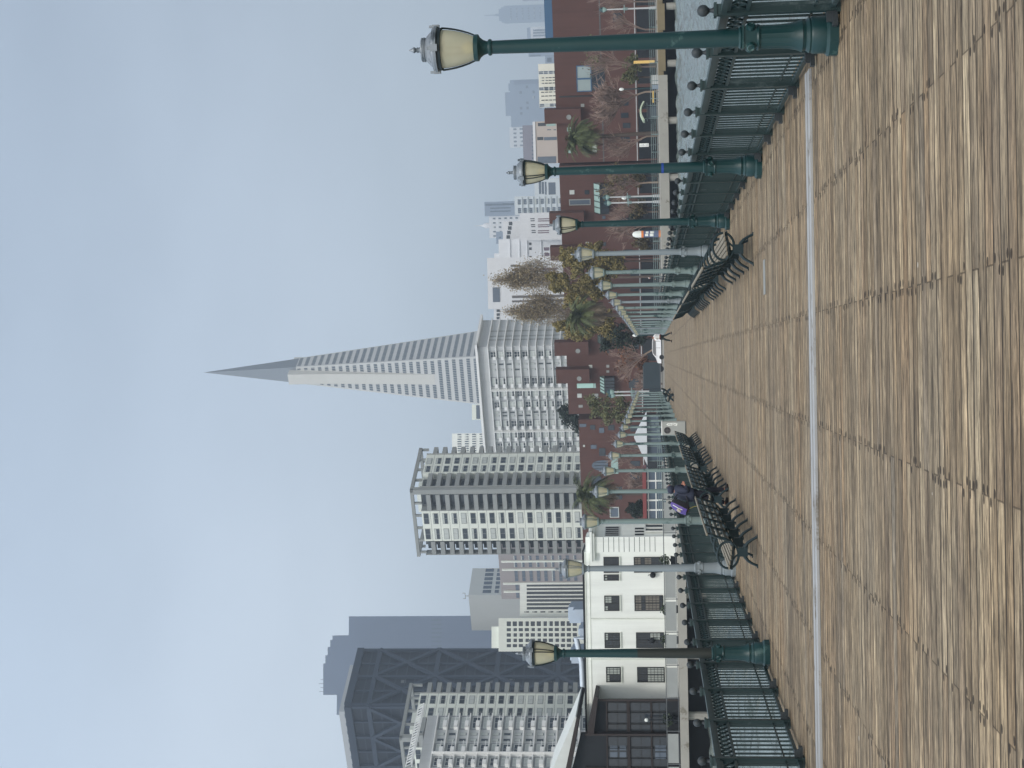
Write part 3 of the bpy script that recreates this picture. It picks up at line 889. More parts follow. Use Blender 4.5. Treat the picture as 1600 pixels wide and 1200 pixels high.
# second one: left edge
C = (623.5, 1153); p = at(C[0], C[1], 410); c0 = V((p.x, p.y, 0))
fr_ = Fac(c0, E1, 1, p.z); L1 = meet(c0, E1, C[0], 1067); fl_ = Fac(c0 + E2 * 21, -E2, 21, p.z)
uR = lambda y: fr_.img(760, y)[0]
zw = [fr_.img(666 + 15.2 * k, 1093)[1] for k in range(2)]
zonesR = [('balcony', 1.5, uR(1121.5), None), ('panel', uR(1121), uR(1083.5), [(uR(1119.5), uR(1106.5)), (uR(1100), uR(1086.5))]), ('balcony', uR(1083), L1, None)]
zonesL = [('balcony', 0, 4.4, None), ('panel', 4.5, 15, [(5.5, 9), (10.5, 14)]), ('balcony', 15.1, 19.4, None)]
balcony_tower('apartment_tower', 'grey and cream apartment tower in front of the cross braced office block', C, 410, 1230, 1067, zonesR, zonesL, (zw[0], zw[0] - zw[1]), 20, GA)

# ================================================================== slab blocks with bright floor edges
def slab_block(root, fac, zlines, zones, depth=1.4, line=True):
    fh = abs(zlines[0] - zlines[1])
    for z in zlines:
        mb = MB(); fac.box(mb, -0.15, fac.L + 0.15, z - 0.16, z + 0.1, 0.0, depth * 0.55); mb.build('floor_edge', M_slab, root)
    for kind, u0, u1 in zones:
        if kind == 'balcony':
            w = u1 - u0
            mb = MB(); mb.box((w * 0.0, -depth * 0.9, 0.1), (w * 0.42, -depth * 0.9 + 0.14, 1.05)); mb.box((w * 0.42, -depth * 0.72, 0.75), (w, -depth * 0.72 + 0.1, 0.86))
            mb.box((w * 0.0, -depth * 0.9, 0.1), (0.12, 0.0, 1.05))
            me = mb.mesh('balcony', M_slab)
            rc = MB(); fac.box(rc, u0, u1, zlines[-1], zlines[0], 0.0, 0.03); rc.build('recess_shade_strip', M_recess, root)  # flat darker strip: the recess shade is put into its colour
            ms = wins(w * 0.8, fh * 0.7, M_framew, 0.1, (2, 1), None, (0, 0.6, 0, 0.95, 0.95))
            for z in zlines[1:]:
                inst('balcony', me, root, fac.P(u0, z, 0.0), fac.rz)
                inst('window', random.choice(ms), root, fac.P(u0 + w * 0.1, z + 0.12, 0.0), fac.rz)
        elif kind == 'slit':
            ms = wins(u1 - u0, fh * 0.62, M_frame, 0.06, (1, 1), None, (0, 0.9, 0.9))
            for z in zlines[1:]: inst('window', random.choice(ms), root, fac.P(u0, z + fh * 0.15, 0.0), fac.rz)
        elif kind == 'fin':
            mb = MB(); fac.box(mb, u0, u1, 0, zlines[0], 0.0, depth); mb.build('fin_wall', M_slab, root)
C = (746.5, 542.5)
root, fr, fl, zt = corner('apartment_block', 'long pale apartment block with bright floor edges below the pyramid tower', C, 500, 712, 500.6, M_slabwall, 'white balconied slab blocks')
zl = [fl.img(762 + 12.45 * k, 543)[1] for k in range(2)]; fh = zl[0] - zl[1]
zlines = [zl[0] - k * fh for k in range(20) if zl[0] - k * fh > 2]
U = lambda y: fl.img(830, y)[0]
zonesL = []
for b0, b1 in ((559, 547), (603, 588), (621, 608.5), (638, 625.5), (668, 655), (686, 673), (702, 690)): zonesL.append(('balcony', U(b0), U(b1)))
for s_ in (569.5, 578, 645, 650): zonesL.append(('slit', U(s_), U(s_) + 0.62))
zonesL += [('fin', U(607.5), U(606.7)), ('fin', U(672), U(671.3))]
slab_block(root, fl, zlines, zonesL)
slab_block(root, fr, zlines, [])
for y in (516.5, 524.5, 530.0):
    mb = MB(); u = fr.img(830, y)[0]; fr.box(mb, u - 0.35, u + 0.35, 3, zlines[0] - 0.2, 0.0, 0.06); mb.build('recess_strip', M_conc, root)
mb = MB()
for f in (fr, fl): f.box(mb, -1.0 if f is fl else -1.6, f.L + (1.6 if f is fl else 1.2), zt - 0.0, zt + 0.75, -1.2, 1.6)
mb.build('cornice', M_slab, root)
# second slab block at the left edge, in front of the second tower
pr = at(668, 1118, 392); pr0 = V((pr.x, pr.y, 0)); L = 46.0
f2 = Fac(pr0 - E1 * L, E1, L, pr.z)
root = thing('apartment_block', 'white balconied apartment block at the left edge with a lattice boom on its roof', 'building', f2.p0, 'white balconied slab blocks')
mb = MB(); mb.obox(f2.p0, E1 * L, E2 * 16, V((0, 0, pr.z))); mb.build('wall', M_slabwall, root)
U = lambda y: f2.img(780, y)[0]
z0_ = f2.img(683, 1130)[1]; fh = z0_ - f2.img(700, 1130)[1]
zlines = [z0_ - k * fh for k in range(22) if z0_ - k * fh > 2]
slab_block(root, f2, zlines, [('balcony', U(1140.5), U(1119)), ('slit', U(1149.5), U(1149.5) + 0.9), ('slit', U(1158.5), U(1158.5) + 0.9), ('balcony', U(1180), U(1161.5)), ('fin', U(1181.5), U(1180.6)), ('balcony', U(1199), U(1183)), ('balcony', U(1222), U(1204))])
mb = MB()
a0 = f2.P(U(1111), f2.img(664, 1111)[1], 1.5); a1 = f2.P(U(1205), f2.img(644, 1205)[1], 1.5)
dd = (a1 - a0)
for off in (V((0, 0, 0)), V((0, 0, 1.5)), f2.n * 1.2): mb.bar(a0 + off, a1 + off, 0.22, 0.22)
n = 22
for k in range(n):
    q0 = a0 + dd * (k / n); q1 = a0 + dd * ((k + 1) / n)
    mb.bar(q0, q1 + V((0, 0, 1.5)), 0.14, 0.14); mb.bar(q0 + V((0, 0, 1.5)), q0 + f2.n * 1.2, 0.12, 0.12)
mb.build('lattice_boom', M_slab, root)

# ================================================================== cross-braced black office block
C = (541, 1103)
root, fr, fl, zt = corner('office_block', 'black office block with giant diagonal steel cross bracing', C, 600, 1240, 1018, M_alcoag)
z1 = fr.img(594, 1022)[1]; dz = z1 - fr.img(687, 1020)[1]
def brace_face(f, mods, u0, u1):
    mb = MB(); w = 1.5
    f.box(mb, u0 - 0.5, u1 + 0.5, zt - 2.2, zt + 0.6, -1.0, 1.6)
    mb.build('roof_beam', M_alcoa, root)
    for k in range(8):
        z = z1 - k * dz
        if z < 1: break
        mb = MB(); f.box(mb, u0, u1, z - 0.9, z + 0.9, 0.02, 1.0); mb.build('belt_beam', M_alcoa, root)
    for k in range(mods * 2 + 1):
        u = u0 + (u1 - u0) * k / (mods * 2)
        ww_ = 1.1 if k % 2 == 0 else 0.55
        mb = MB(); f.box(mb, u - ww_ / 2, u + ww_ / 2, 0, zt - 2.2, 0.02, 0.85 if k % 2 else 1.1); mb.build('column', M_alcoa, root)
    for i in range(mods):
        ua = u0 + (u1 - u0) * i / mods; ub = u0 + (u1 - u0) * (i + 1) / mods
        for k in range(7):
            za = z1 - k * dz; zb = za - dz
            if zb < -12: break
            for (p_, q_, o_) in ((f.P(ua, za, 1.05), f.P(ub, zb, 1.05), 0), (f.P(ub, za, 1.07), f.P(ua, zb, 1.07), 0.02)):
                mb = MB(); mb.bar(p_, q_, 1.25 + o_, 1.2, f.n); mb.build('diagonal_brace', M_alcoa, root)
brace_face(fr, 2, 0, fr.L); brace_face(fl, 3, 0, fl.L)
mb = MB()
for f in (fr, fl):
    for k in range(30):
        z = 3 + k * 4.0
        if z < zt - 4: f.box(mb, 0.6, f.L - 0.6, z, z + 0.5, 0.0, 0.12)
mb.build('spandrel', mat('slate_spandrel', S(18, 26, 40), 0.5, 0, 0.1, 0.2), root)
mb = MB()
for k in range(16):
    f = random.choice((fr, fl)); z = 6 + 4.0 * random.randint(5, 24); u = random.uniform(0.1, 0.9) * f.L
    f.box(mb, u, u + 1.6, z + 0.8, z + 2.8, 0.0, 0.09)
mb.build('lowered_blinds', mat('office_blind', S(108, 112, 112), 0.7), root)

# ================================================================== dark granite tower far behind
hd = 10.0
root = thing('granite_tower', 'huge dark blue grey tower with a stepped top fading into haze', 'skyscraper', (at(1000, 1060, 1500).x, 1500, 0))
hh = R_(hd); dv = V((math.cos(hh), math.sin(hh), 0))
for i, (x, yl, yr) in enumerate(((543, 1130, 963), (526, 1117, 1080))):
    DD = 1500 + i * 9
    p = at(x, yl, DD); c = V((p.x, p.y, 0)); L = meet(c, dv, x, yr)
    f = Fac(c, dv, L, p.z)
    mb = MB(); mb.obox(c, dv * L, -f.n * (60 - i * 6), V((0, 0, p.z))); mb.build('tier', M_granite, root)
    if i == 0:
        f0 = f
        for k in range(22):
            mb = MB(); u = 1.5 + (L - 3) * k / 22; f.box(mb, u, u + (L / 22) * 0.45, 4, p.z - 9, 0.0, 0.9); mb.build('bay_strip', M_granite, root)
        for k in range(7):
            mb = MB(); u = f.img(680, 1010 - k * 6.6)[0]; f.box(mb, u, u + 1.6, f.img(690, 990)[1], f.img(674, 990)[1], 0.92, 1.0); mb.build('window', M_glassb, root)
mb = MB(); pts = [f0.img(x, y) for x, y in ((546, 993), (518.5, 993), (518.5, 1000), (515, 1000), (515, 1011), (511, 1011), (511, 1024), (507.5, 1024), (507.5, 1037), (504, 1037), (504, 1086), (546, 1086))]
A_ = [f0.P(u, z, -3.0) for u, z in pts]; B_ = [f0.P(u, z, -45.0) for u, z in pts]
mb.poly(A_); mb.poly(B_[::-1])
for i in range(len(A_)): j = (i + 1) % len(A_); mb.poly([A_[j], A_[i], B_[i], B_[j]])
mb.build('stepped_crown', M_granite, root)
mb = MB(); q = at(503.5, 1062, 1520)
for k in range(4): mb.bar((q.x - k * 4, q.y, q.z - 1), (q.x - k * 4, q.y, q.z + 2 + k % 2 * 1.5), 0.4, 0.4)
mb.build('aerial', M_granite, root)
root, f, zt = front('office_tower', 'light grey tower side rising behind the cross braced office block', 549, 1240, 1112, 880, -29, 40, mat('light_grey_stone', S(170, 174, 176), 0.85, 0, 0.05, 0.1))
for k in range(10):
    mb = MB(); u = f.L * (k + 0.3) / 10; f.box(mb, u, u + f.L * 0.04, 5, zt - 3, 0.0, 0.15); mb.build('window_strip', M_glassb, root)

# ================================================================== banded block, concrete tower, striped block, gridded block
root, f, zt = front('office_block', 'pinkish grey office block with rows of square dark windows', 784, 936, 866, 560, -29, 25, M_pink)
Z = lambda x: f.img(x, 900)[1]; U = lambda y: f.img(840, y)[0]
for a_, b_ in ((874.7, 867.6), (886, 877.5), (908, 890.5), (922, 912), (934, 924.5)):
    w = U(b_) - U(a_); h = Z(804) - Z(809.6); ms = wins(w, h, M_pink, 0.08, (3 if w > 3 else 2, 1), M_glassb, (0, 0, 0.3))
    grid(f, root, 'window', ms, [U(a_)], [Z(809.6 + 11.6 * k) for k in range(9)])
for y in (876, 888.8, 910.6, 923.2):
    mb = MB(); f.box(mb, U(y) - 0.25, U(y) + 0.25, 0, zt - 1, 0.0, 0.7); mb.build('fin', M_panel, root)
C = (732, 930)
root, fr, fl, zt = corner('concrete_tower', 'blank pale concrete tower with an open colonnade and a roof aerial', C, 640, 985, 888, mat('pale_blue_concrete', S(186, 192, 192), 0.85, 0, 0.06, 0.15, streak=0.06))
U = lambda y: fr.img(760, y)[0]; Zr = lambda x: fr.img(x, 908)[1]
for k in range(6):
    y0 = 926.5 - k * 6.6
    for xa, xb in ((756.5, 769.5), (775, 781.5)):
        mb = MB(); fr.box(mb, U(y0), U(y0 - 4.6), Zr(xb), Zr(xa), 0.0, 0.08); mb.build('opening', M_glassb, root)
mb = MB(); q = fr.P(0.8, zt, -1.0); mb.bar(q, q + V((0, 0, 1.6)), 0.25, 0.25); mb.bar(q + V((0, 0, 1.5)) - E2 * 1.5, q + V((0, 0, 1.5)) + E2 * 1.5, 0.2, 0.2)
mb.bar(q + V((0, 0, 1.5)) - E2 * 1.5, q + V((0, 0, 2.6)) - E2 * 1.5, 0.2, 0.2); mb.bar(q + V((0, 0, 1.5)) + E2 * 1.4, q + V((0, 0, 2.6)) + E2 * 1.4, 0.2, 0.2)
mb.build('aerial', M_conc, root)
root, f, zt = front('office_block', 'white office block with tall black vertical window strips', 812.5, 964.7, 911, 480, None, 20, M_white)
U = lambda y: f.img(860, y)[0]; Zs = lambda x: f.img(x, 935)[1]
for a_, b_ in ((916.4, 913.3), (922, 918.8), (928.4, 924.2), (934.4, 930.5), (940.1, 936.2), (946, 942.2), (952.2, 948.2)):
    mb = MB(); f.box(mb, U(a_), U(b_), 4, Zs(823), 0.0, 0.05); mb.build('window_strip', M_glassd, root)
ms = wins(U(955) - U(957), 1.5, M_frameb, 0.05); grid(f, root, 'window', ms, [U(957)], [Zs(826.5 + 12.6 * k) for k in range(7)])
root, f, zt = front('office_block', 'pale office block with a deep grid of square windows', 779, 1018, 966, 470, None, 18, M_panel)
U = lambda y: f.img(840, y)[0]; Zs = lambda x: f.img(x, 974)[1]
for a_, b_ in ((978.5, 970.5), (986.5, 981), (995, 989), (1003.5, 997.5), (1011.5, 1006)):
    w = U(b_) - U(a_); h = Zs(791.6) - Zs(798.8); ms = wins(w, h, M_panel, 0.06, (1, 1), M_glassd, (0, 0, 0.25), 0.05)
    grid(f, root, 'window', ms, [U(a_)], [Zs(798.6 + 9.37 * k) for k in range(12)])
mb = MB(); f.box(mb, f.L * 0.1, f.L * 0.75, zt, zt + 2.4, -8, -2); mb.build('penthouse', M_panel, root)
root, f, zt = front('office_block', 'small grey flat roofed block peeping over the slab block roof', 737.5, 656, 632, 560, None, 15, M_panel)
mb = MB(); f.box(mb, 0.3, f.L - 0.3, zt - 3, zt - 1.6, 0.0, 0.06); mb.build('window_band', M_glassb, root)
root, f, zt = front('office_block', 'white tower with fine rows of windows behind the lone apartment tower', 706.5, 710, 677.5, 640, None, 20, M_white)
ms = wins(f.L / 9 * 0.6, 1.7, M_framew, 0.05, (1, 1), M_glassb)
grid(f, root, 'window', ms, [f.L * (k + 0.2) / 9 for k in range(9)], [zt - 4 - 3.1 * k for k in range(11)])

# ================================================================== white complex right of the slab block
def simple(label, x, yl, yr, D, head, depth, m, rects=(), gm=None, name='office_block', n1=0.08, cat='building', group=None):
    root, f, zt = front(name, label, x, yl, yr, D, head, depth, m, group, cat=cat)
    for r in rects:
        mb = MB(); f.ibox(mb, r[0], r[1], r[3], r[2], 0.0, n1); mb.build('window', r[4] if len(r) > 4 else (gm or M_glassd), root)
    return root, f, zt
M_wc = mat('white_concrete', S(214, 216, 218), 0.85, 0, 0.05, 0.2, streak=0.06)
M_pinkg = mat('pink_grey_glass', S(104, 84, 96), 0.3)
rects = []
for y in (341.0, 344.2, 350.3, 353.3, 359.5, 362.6): rects += [(829.5 + (350 - y) * -0.1, 836 + (350 - y) * -0.1, y, y + 1.5), (840.5, 858, y + 0.2, y + 1.7, M_pinkg)]
simple('white concrete building with paired slit windows beside the domed hotel tower', 813, 376, 333, 600, None, 20, M_wc, rects)
simple('white stepped penthouse floor with a row of four dark windows', 786, 375, 346, 640, None, 14, M_wc, [(795 - k * 1.2, 800.5 - k * 1.2, 346.5 + 7 * k, 352 + 7 * k) for k in range(4)])
root, f, zt = simple('broad white concrete building with small square windows beside the bare poplars', 780, 420, 374, 620, None, 30, M_wc,
       [(826.5, 830.5, 379, 383), (826.8, 830.8, 386.5, 390.5), (827, 831, 400, 404), (827.2, 831.2, 407, 411), (850, 858, 386.5, 391.5, M_pinkg), (850.5, 858.5, 395, 400, M_pinkg), (796, 804, 414, 417)])
mb = MB(); f.ibox(mb, 772, 780, 407, 396, -6, -1); mb.build('plant_room', M_wc, root)
for xx in (797, 812, 824, 846):
    mb = MB(); z = f.img(xx, 395)[1]; f.box(mb, -0.2, f.L + 0.2, z - 0.12, z + 0.12, 0.0, 0.5); mb.build('ledge', M_wc, root)
rects = [(798, 812, 413.5, 417), (800, 870, 419, 423, M_pinkg), (797, 880, 427, 430), (798, 880, 436, 439), (798, 880, 443, 446.5), (800, 882, 461, 465), (800, 884, 468.5, 471.5), (801, 884, 486, 491), (802, 884, 494, 497)]
root, f, zt = simple('white building with long dark vertical window slots behind the bare poplars', 763, 483, 403, 560, None, 25, M_wc, rects, mat('slot_glass', S(96, 92, 88), 0.4))
mb = MB(); f.ibox(mb, 770, 781, 472, 449, 0.0, 0.2); mb.build('roof_louvre', M_glassb, root)
simple('low white wing with three square windows next to the slab block', 772, 507, 482, 566, None, 25, M_wc, [(776, 781, 483.5, 487.5), (776, 781, 489.5, 493.5), (776, 781, 495, 499)])
# bayed blocks and hotel with a dome
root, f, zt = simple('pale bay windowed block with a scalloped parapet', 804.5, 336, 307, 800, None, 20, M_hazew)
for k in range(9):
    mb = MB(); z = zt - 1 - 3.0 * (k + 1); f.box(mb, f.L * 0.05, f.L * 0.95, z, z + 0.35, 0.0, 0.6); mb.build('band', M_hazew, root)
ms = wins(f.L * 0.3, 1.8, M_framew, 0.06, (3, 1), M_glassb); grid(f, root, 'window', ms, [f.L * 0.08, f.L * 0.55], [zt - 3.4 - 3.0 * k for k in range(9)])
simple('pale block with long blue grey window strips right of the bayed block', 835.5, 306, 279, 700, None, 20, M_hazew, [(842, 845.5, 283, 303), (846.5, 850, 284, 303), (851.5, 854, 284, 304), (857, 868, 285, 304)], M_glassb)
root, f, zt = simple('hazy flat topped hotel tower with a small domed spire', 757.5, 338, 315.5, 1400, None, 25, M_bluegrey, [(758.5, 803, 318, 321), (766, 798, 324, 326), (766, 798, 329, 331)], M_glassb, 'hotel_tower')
mb = MB(); p = at(765, 372, 1405); c = V((p.x, p.y, 0)); fx = Fac(c, f.d, meet(c, f.d, 765, 338), p.z)
mb.obox(c, fx.d * fx.L, -fx.n * 20, V((0, 0, p.z))); mb.build('wing', M_wc, root)
ms = wins(1.6, 2.6, M_framew, 0.08, (1, 1), M_glassb); grid(fx, root, 'window', ms, [fx.L * (k + 0.25) / 5 for k in range(5)], [p.z - 6 - 5.2 * k for k in range(10)])
q = fx.P(fx.L * 0.58, p.z, -3)
mb = MB(); mb.lathe([(2.6, 0), (2.6, 3.4), (2.3, 4.2), (1.5, 5.6), (0.8, 7.0), (0.4, 8.4), (0.2, 14.5)], 14, q); mb.build('dome', M_wc, root, 40)
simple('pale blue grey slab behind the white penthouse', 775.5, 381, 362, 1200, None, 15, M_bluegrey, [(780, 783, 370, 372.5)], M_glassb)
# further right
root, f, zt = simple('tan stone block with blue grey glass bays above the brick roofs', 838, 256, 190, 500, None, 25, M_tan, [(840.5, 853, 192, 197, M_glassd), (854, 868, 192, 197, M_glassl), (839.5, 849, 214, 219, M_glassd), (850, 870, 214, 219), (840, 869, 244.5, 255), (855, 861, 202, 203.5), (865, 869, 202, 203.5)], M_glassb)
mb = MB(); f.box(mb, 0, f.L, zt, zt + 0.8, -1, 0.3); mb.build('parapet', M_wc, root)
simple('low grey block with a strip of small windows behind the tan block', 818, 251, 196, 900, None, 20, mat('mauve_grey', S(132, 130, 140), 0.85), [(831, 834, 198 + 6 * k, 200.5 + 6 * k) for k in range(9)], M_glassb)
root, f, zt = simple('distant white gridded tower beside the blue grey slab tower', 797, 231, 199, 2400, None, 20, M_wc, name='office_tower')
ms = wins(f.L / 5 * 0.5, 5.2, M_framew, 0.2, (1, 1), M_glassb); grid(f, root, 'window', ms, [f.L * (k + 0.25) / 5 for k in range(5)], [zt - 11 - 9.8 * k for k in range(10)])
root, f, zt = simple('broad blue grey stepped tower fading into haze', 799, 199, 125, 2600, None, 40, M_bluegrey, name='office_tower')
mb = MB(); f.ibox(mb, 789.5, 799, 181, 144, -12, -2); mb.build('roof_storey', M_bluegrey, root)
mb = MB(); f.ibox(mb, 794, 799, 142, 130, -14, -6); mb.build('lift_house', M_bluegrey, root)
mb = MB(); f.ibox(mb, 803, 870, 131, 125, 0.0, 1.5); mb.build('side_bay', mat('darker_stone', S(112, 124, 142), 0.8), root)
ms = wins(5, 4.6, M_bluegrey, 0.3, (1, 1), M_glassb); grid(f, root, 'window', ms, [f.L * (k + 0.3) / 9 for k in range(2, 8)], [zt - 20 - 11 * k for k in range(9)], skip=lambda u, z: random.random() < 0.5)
root, f, zt = simple('cream building with columns of square windows above the brick roof', 843, 168, 100, 480, None, 20, M_cream, name='office_block')
gs = []
for y0 in (122.5, 126.7, 131, 145, 151, 157.5): gs.append(y0)
U = lambda y: f.img(855, y)[0]; Zs = lambda x: f.img(x, 135)[1]
ms = wins(U(122) - U(124), 1.1, M_cream, 0.05, (1, 1), M_glassd); grid(f, root, 'window', ms, [U(y) for y in gs], [Zs(850.5 + 6.1 * k) for k in range(4)])
ms = wins(U(136) - U(141.5), 3.0, M_framew, 0.1, (2, 2), M_glassb); grid(f, root, 'bay_window', ms, [U(116), U(141.3), U(167)], [Zs(857), Zs(865), Zs(873)])
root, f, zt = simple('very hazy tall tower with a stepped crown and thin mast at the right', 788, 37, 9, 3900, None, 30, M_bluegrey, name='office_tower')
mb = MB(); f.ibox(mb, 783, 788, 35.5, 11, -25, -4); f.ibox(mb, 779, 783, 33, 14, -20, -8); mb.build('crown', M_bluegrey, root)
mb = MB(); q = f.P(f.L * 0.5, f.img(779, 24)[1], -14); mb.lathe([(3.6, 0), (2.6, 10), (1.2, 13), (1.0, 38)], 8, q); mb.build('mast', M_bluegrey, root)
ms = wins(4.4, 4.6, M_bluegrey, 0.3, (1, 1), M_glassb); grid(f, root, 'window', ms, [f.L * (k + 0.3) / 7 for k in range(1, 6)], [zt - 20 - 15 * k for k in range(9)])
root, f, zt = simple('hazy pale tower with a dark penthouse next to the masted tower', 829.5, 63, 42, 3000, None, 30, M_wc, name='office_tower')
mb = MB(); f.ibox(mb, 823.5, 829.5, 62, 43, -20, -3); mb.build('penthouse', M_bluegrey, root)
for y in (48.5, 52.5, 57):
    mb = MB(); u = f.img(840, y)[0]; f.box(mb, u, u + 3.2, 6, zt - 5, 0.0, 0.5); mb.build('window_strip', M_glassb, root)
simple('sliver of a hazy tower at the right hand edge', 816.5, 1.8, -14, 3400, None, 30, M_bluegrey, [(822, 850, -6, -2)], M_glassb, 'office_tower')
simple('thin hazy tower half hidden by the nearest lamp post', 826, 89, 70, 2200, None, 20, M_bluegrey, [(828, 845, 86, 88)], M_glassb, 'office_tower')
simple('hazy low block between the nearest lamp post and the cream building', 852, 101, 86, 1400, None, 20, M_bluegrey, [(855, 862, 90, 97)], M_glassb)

# ================================================================== brick frontage
BR = Fac((-60, 275 + 60 * math.tan(R_(20))), (math.cos(R_(20)), -math.sin(R_(20))), 1, 20)
def brick(label, xt, ym, yl, yr, depth, rects, bays=(), skylights=(), circles=(), extra=None):
    z = BR.img(xt, ym)[1]; u0 = BR.img(950, yl)[0]; u1 = BR.img(950, yr)[0]
    o = BR.P(u0, 0)
    root = thing('brick_building', label, 'building', o, 'brown brick buildings facing the waterfront')
    mb = MB(); BR.box(mb, u0, u1, 0, z, -depth, 0.0); mb.build('wall', M_brick, root)
    mb = MB(); BR.box(mb, u0, u1, 3.3, 3.45, 0.0, 0.12); mb.build('string_course', M_slabwall, root)
    # ground floor arcade between brick piers: flat panels, its shade in their colour
    n = max(2, int((u1 - u0) / 4.2)); st = (u1 - u0) / n
    for k in range(n):
        mb = MB(); BR.box(mb, u0 + k * st + 0.3, u0 + (k + 1) * st - 0.3, 0.1, 3.1, 0.0, 0.06); mb.build('shop_opening', M_dark, root)
    for r in rects:
        mb = MB(); BR.ibox(mb, r[0], r[1], r[3], r[2], 0.0, 0.1); w = mb.build('window', r[4], root)
        if len(r) > 5:
            mb = MB(); a_ = BR.ibox(MB(), r[0], r[1], r[3], r[2], 0, 0.1)
            for e in ((a_[0] - .15, a_[0], a_[2] - .15, a_[3] + .15), (a_[1], a_[1] + .15, a_[2] - .15, a_[3] + .15), (a_[0], a_[1], a_[2] - .15, a_[2]), (a_[0], a_[1], a_[3], a_[3] + .15)): BR.box(mb, *e, 0.0, 0.18)
            mb.build('frame', r[5], w)
    for b in bays:
        mb = MB(); BR.ibox(mb, b[0], b[1], b[3], b[2], 0.0, 1.6); o_ = mb.build('projecting_bay', M_brick, root)
    for c in circles:
        u, zz = BR.img(c[0], c[1]); mb = MB(); mb.lathe([(0.42, 0), (0.42, 0.12), (0.32, 0.12), (0.32, 0.05)], 16)
        q = V((0, 0, 1)).rotation_difference(BR.n); P0 = BR.P(u, zz, c[2])
        mb.v = [tuple(q @ V(v) + P0) for v in mb.v]; mb.build('round_vent', M_conc, root)
    for s_ in skylights:
        u0_, z1_ = BR.img(s_[0], s_[3]); u1_, z0_ = BR.img(s_[1], s_[2]); zmid = BR.img(s_[4], (s_[2] + s_[3]) / 2)[1]
        mb = MB(); BR.box(mb, u0_, u1_, z0_, zmid, 0.0, 1.2); k_ = mb.build('conservatory', M_glassd, root)
        mb = MB(); mb.poly([BR.P(u0_, z1_, 0.02), BR.P(u0_, zmid + .02, 1.25), BR.P(u1_, zmid + .02, 1.25), BR.P(u1_, z1_, 0.02)])
        mb.poly([BR.P(u0_, z1_, 0.02), BR.P(u0_, zmid + .02, 0.02), BR.P(u0_, zmid + .02, 1.25)]); mb.poly([BR.P(u1_, z1_, 0.02), BR.P(u1_, zmid + .02, 1.25), BR.P(u1_, zmid + .02, 0.02)])
        mb.build('glazed_roof', M_glassl, k_)
        mb = MB(); n = 5
        for k in range(n + 1):
            u = u0_ + (u1_ - u0_) * k / n; mb.bar(BR.P(u, z1_, 0.1), BR.P(u, zmid, 1.33), 0.12, 0.12)
            mb.bar(BR.P(u, zmid, 1.28), BR.P(u, z0_, 1.28), 0.1, 0.1)
        mb.bar(BR.P(u0_, zmid, 1.32), BR.P(u1_, zmid, 1.32), 0.14, 0.14); mb.build('glazing_bars', M_frameb, k_)
    return root, u0, u1, z
DK, PG, WG = M_glassd, M_glassl, M_blind
M_mint = mat('mint_glass', S(176, 214, 204), 0.3)
root, u0, u1, z = brick('long brown brick building behind the bare street trees at the right', 868.7, 170, 252.5, -70, 30,
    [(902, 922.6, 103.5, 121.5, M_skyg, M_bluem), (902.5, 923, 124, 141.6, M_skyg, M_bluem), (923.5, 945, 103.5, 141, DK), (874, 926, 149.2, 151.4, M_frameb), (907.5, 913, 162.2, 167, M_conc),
     (886, 893, 199, 205, PG), (887.5, 894, 235, 239, PG), (965, 979, 60, 72, DK), (970, 982, 158, 165, DK), (970, 982, 176, 184, DK), (973, 985, 192, 200, DK), (970, 984, 214, 222, DK), (925, 932, 218, 238, M_blind), (958, 972, 20, 34, DK)],
    [(851.5, 908, 168, 190)], [], [(889.5, 180, 1.62)])
mb = MB(); a_ = BR.img(857, 62); b_ = BR.img(863, -70); BR.box(mb, a_[0], b_[0], z, BR.img(851, 40)[1], -6, -0.6); mb.build('roof_screen', M_bluem, root)
mb = MB(); BR.box(mb, u0, u1, 9.0, 9.2, 0.0, 0.05); mb.build('joint_line', M_concd, root)
root, u0, u1, z = brick('brown brick building with a glazed lean to, between the second and fourth right lamps', 875, 300, 402, 257, 28,
    [(890, 897.5, 297, 303.5, WG), (913.5, 920.5, 297, 303.5, DK), (890.5, 921.5, 312.3, 319, M_glassb, M_conc), (915, 920.3, 378, 383, WG), (941, 947, 378.5, 384, DK), (941, 946, 337, 342, M_glassb), (968, 982, 277, 290, DK), (970, 985, 340, 352, DK), (974, 988, 390, 399, DK)],
    [(859, 913, 329, 345.5), (860.5, 918, 382, 402.5)], [(929, 951, 285, 332, 938)])
root, u0, u1, z = brick('brown brick building with twin roof towers straight ahead beyond the pier', 886.5, 590, 646, 404, 28,
    [(920, 925.5, 570, 575, WG), (947, 952, 538, 542, M_frameb), (947, 952, 547.5, 551.5, M_frameb), (947.5, 952, 570, 574, M_conc), (947.5, 952, 578.5, 582, M_conc), (901.5, 927, 599, 606, M_mint), (927.3, 931, 599, 606, M_glassl), (902, 909, 615, 621, M_blind), (904, 910.5, 632.5, 636.5, M_conc),
     (983, 998, 592, 606, DK), (983, 998, 535, 545, DK), (925, 935, 615, 622, M_conc), (985, 1000, 420, 432, DK), (985, 1000, 445, 455, DK)],
    [(867, 920, 530, 551), (869.5, 921.5, 572.5, 594)], [(938, 960, 587, 612, 945), (934, 944, 523, 534, 939)], [(903.5, 543.5, 1.62), (905.5, 586.5, 1.62)])
